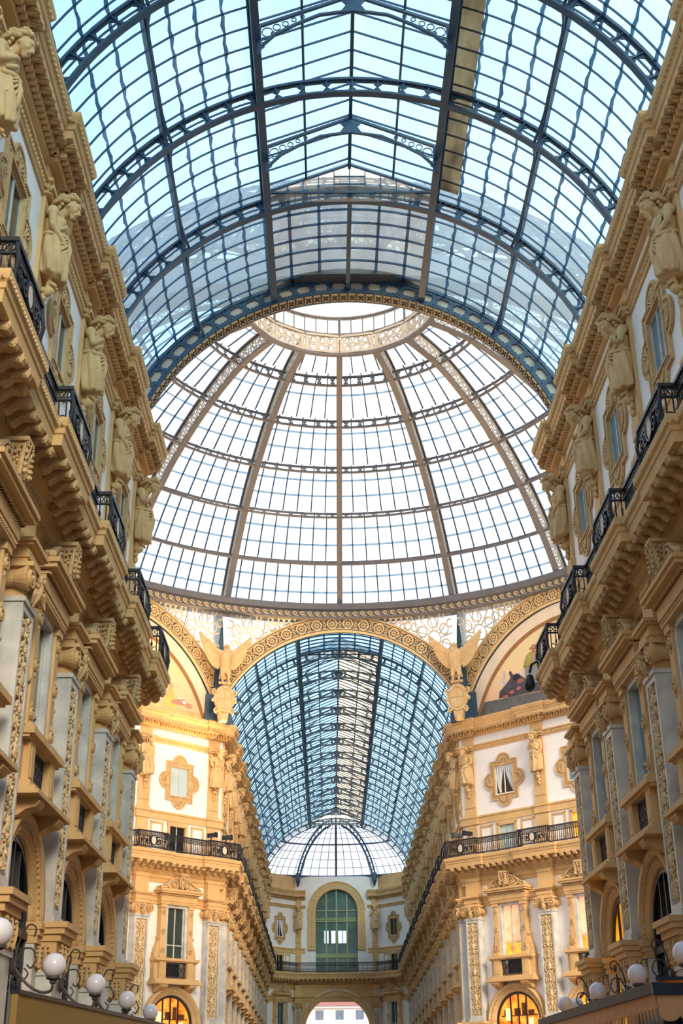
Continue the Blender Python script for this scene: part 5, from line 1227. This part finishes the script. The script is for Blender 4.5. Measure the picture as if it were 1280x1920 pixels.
o = bpy.data.objects.new('swan_neck_lamp', d); COL.objects.link(o); o.location = (5.1, 39.0, 13.4); o.rotation_euler = (Vector((-11.5, 69, 19)) - Vector(o.location)).to_track_quat('-Z', 'Y').to_euler()
# tan signboard standing along the first wall
t = thing('signboard', 'long plain tan signboard with dark top edge below the globe lamps', 'signboard', (-4.5, 15.8, 0), atan2(9.2, .7)); L = hypot(9.2, .7)
MB().box(0, L, -.04, .04, .35, 2.74).build('board', mat('tan_board', S(150, 122, 62), .6, .08, .5), t); MB().box(0, L, -.06, .06, 2.74, 2.79).build('top_edge', IRON, t)
for x in (.4, L / 2, L - .4): MB().box(x - .05, x + .05, .04, .12, 0, 2.7).build('post', IRON, t)
# awning of the cafe kiosk
t = thing('cafe_awning', 'peach cafe awning with a scalloped valance, dark roof edge and blue pole', 'awning', (4.5, 22, 0))
PEACH = mat('peach_canvas', S(214, 160, 112), .85, .08, 2); NAVY = mat('navy_metal', S(24, 42, 66), .4, .1); DARKWOOD = mat('dark_fascia', S(58, 48, 42), .6, .2)
MB().box(-.06, .06, 0, 12.4, 3.05, 3.22).build('side_fascia', DARKWOOD, t); MB().box(-.08, 3.0, -.1, 0, 3.02, 3.2).box(.0, 3.0, -.06, 0, 3.24, 3.3).build('front_frame', NAVY, t)
MB().add([(0, 0, 3.22), (0, 12.4, 3.22), (2.0, 12.4, 3.5), (2.0, 0, 3.5)], [(0, 1, 2, 3)]).build('roof_canvas', PEACH, t); m = MB()
for k in range(46):
    y = .02 + .268 * k; m.prism([(y, 3.05), (y + .268, 3.05), (y + .268, 2.82), (y + .2, 2.8), (y + .134, 2.62), (y + .07, 2.8), (y, 2.82)], lambda u, v, d: (d, u, v), -.02, .0)
m.build('side_valance', PEACH, t); m = MB()
for k in range(9):
    x = .0 + .33 * k; m.prism([(x, 3.02), (x + .33, 3.02)] + [(x + .165 + .165 * cos(pi * j / 8), 2.72 - .1 * sin(pi * j / 8)) for j in range(9)], lambda u, v, d: (u, d, v), -.06, -.03)
m.build('front_valance', PEACH, t); MB().lathe([(.13, 0), (.13, 2.5), (.18, 2.6), (.13, 3.05)], 18, (.34, .5, 0)).build('pole', NAVY, t, True)
MB().lathe([(.1, 0), (.1, 3.05)], 12, (.3, 11.8, 0)).build('pole', NAVY, t, True)
t = thing('cafe_kiosk', 'lamplit orange cafe front glowing under the scalloped awning', 'kiosk', (6.1, 23, 0)); MB().box(0, .3, 0, 10.5, 0, 2.75).build('counter_front', DARKWOOD, t)
MB().box(-.04, 0, .2, 10.3, .9, 2.7).build('lit_pane', LITGLASS, t); m = MB()
for k in range(8): m.box(-.07, -.03, .15 + 1.43 * k, .25 + 1.43 * k, .0, 2.75)
m.build('sash', DARKWOOD, t)
# prototypes that were never placed
for grp in (ARCH, TALL, QUAT, LOW):
    for p in grp.values():
        if p.name not in USED:
            for c in list(p.children_recursive): bpy.data.objects.remove(c)
            bpy.data.objects.remove(p)
for o in list(bpy.data.objects):
    if o.type == 'EMPTY' and o.parent is None and not o.children: bpy.data.objects.remove(o)
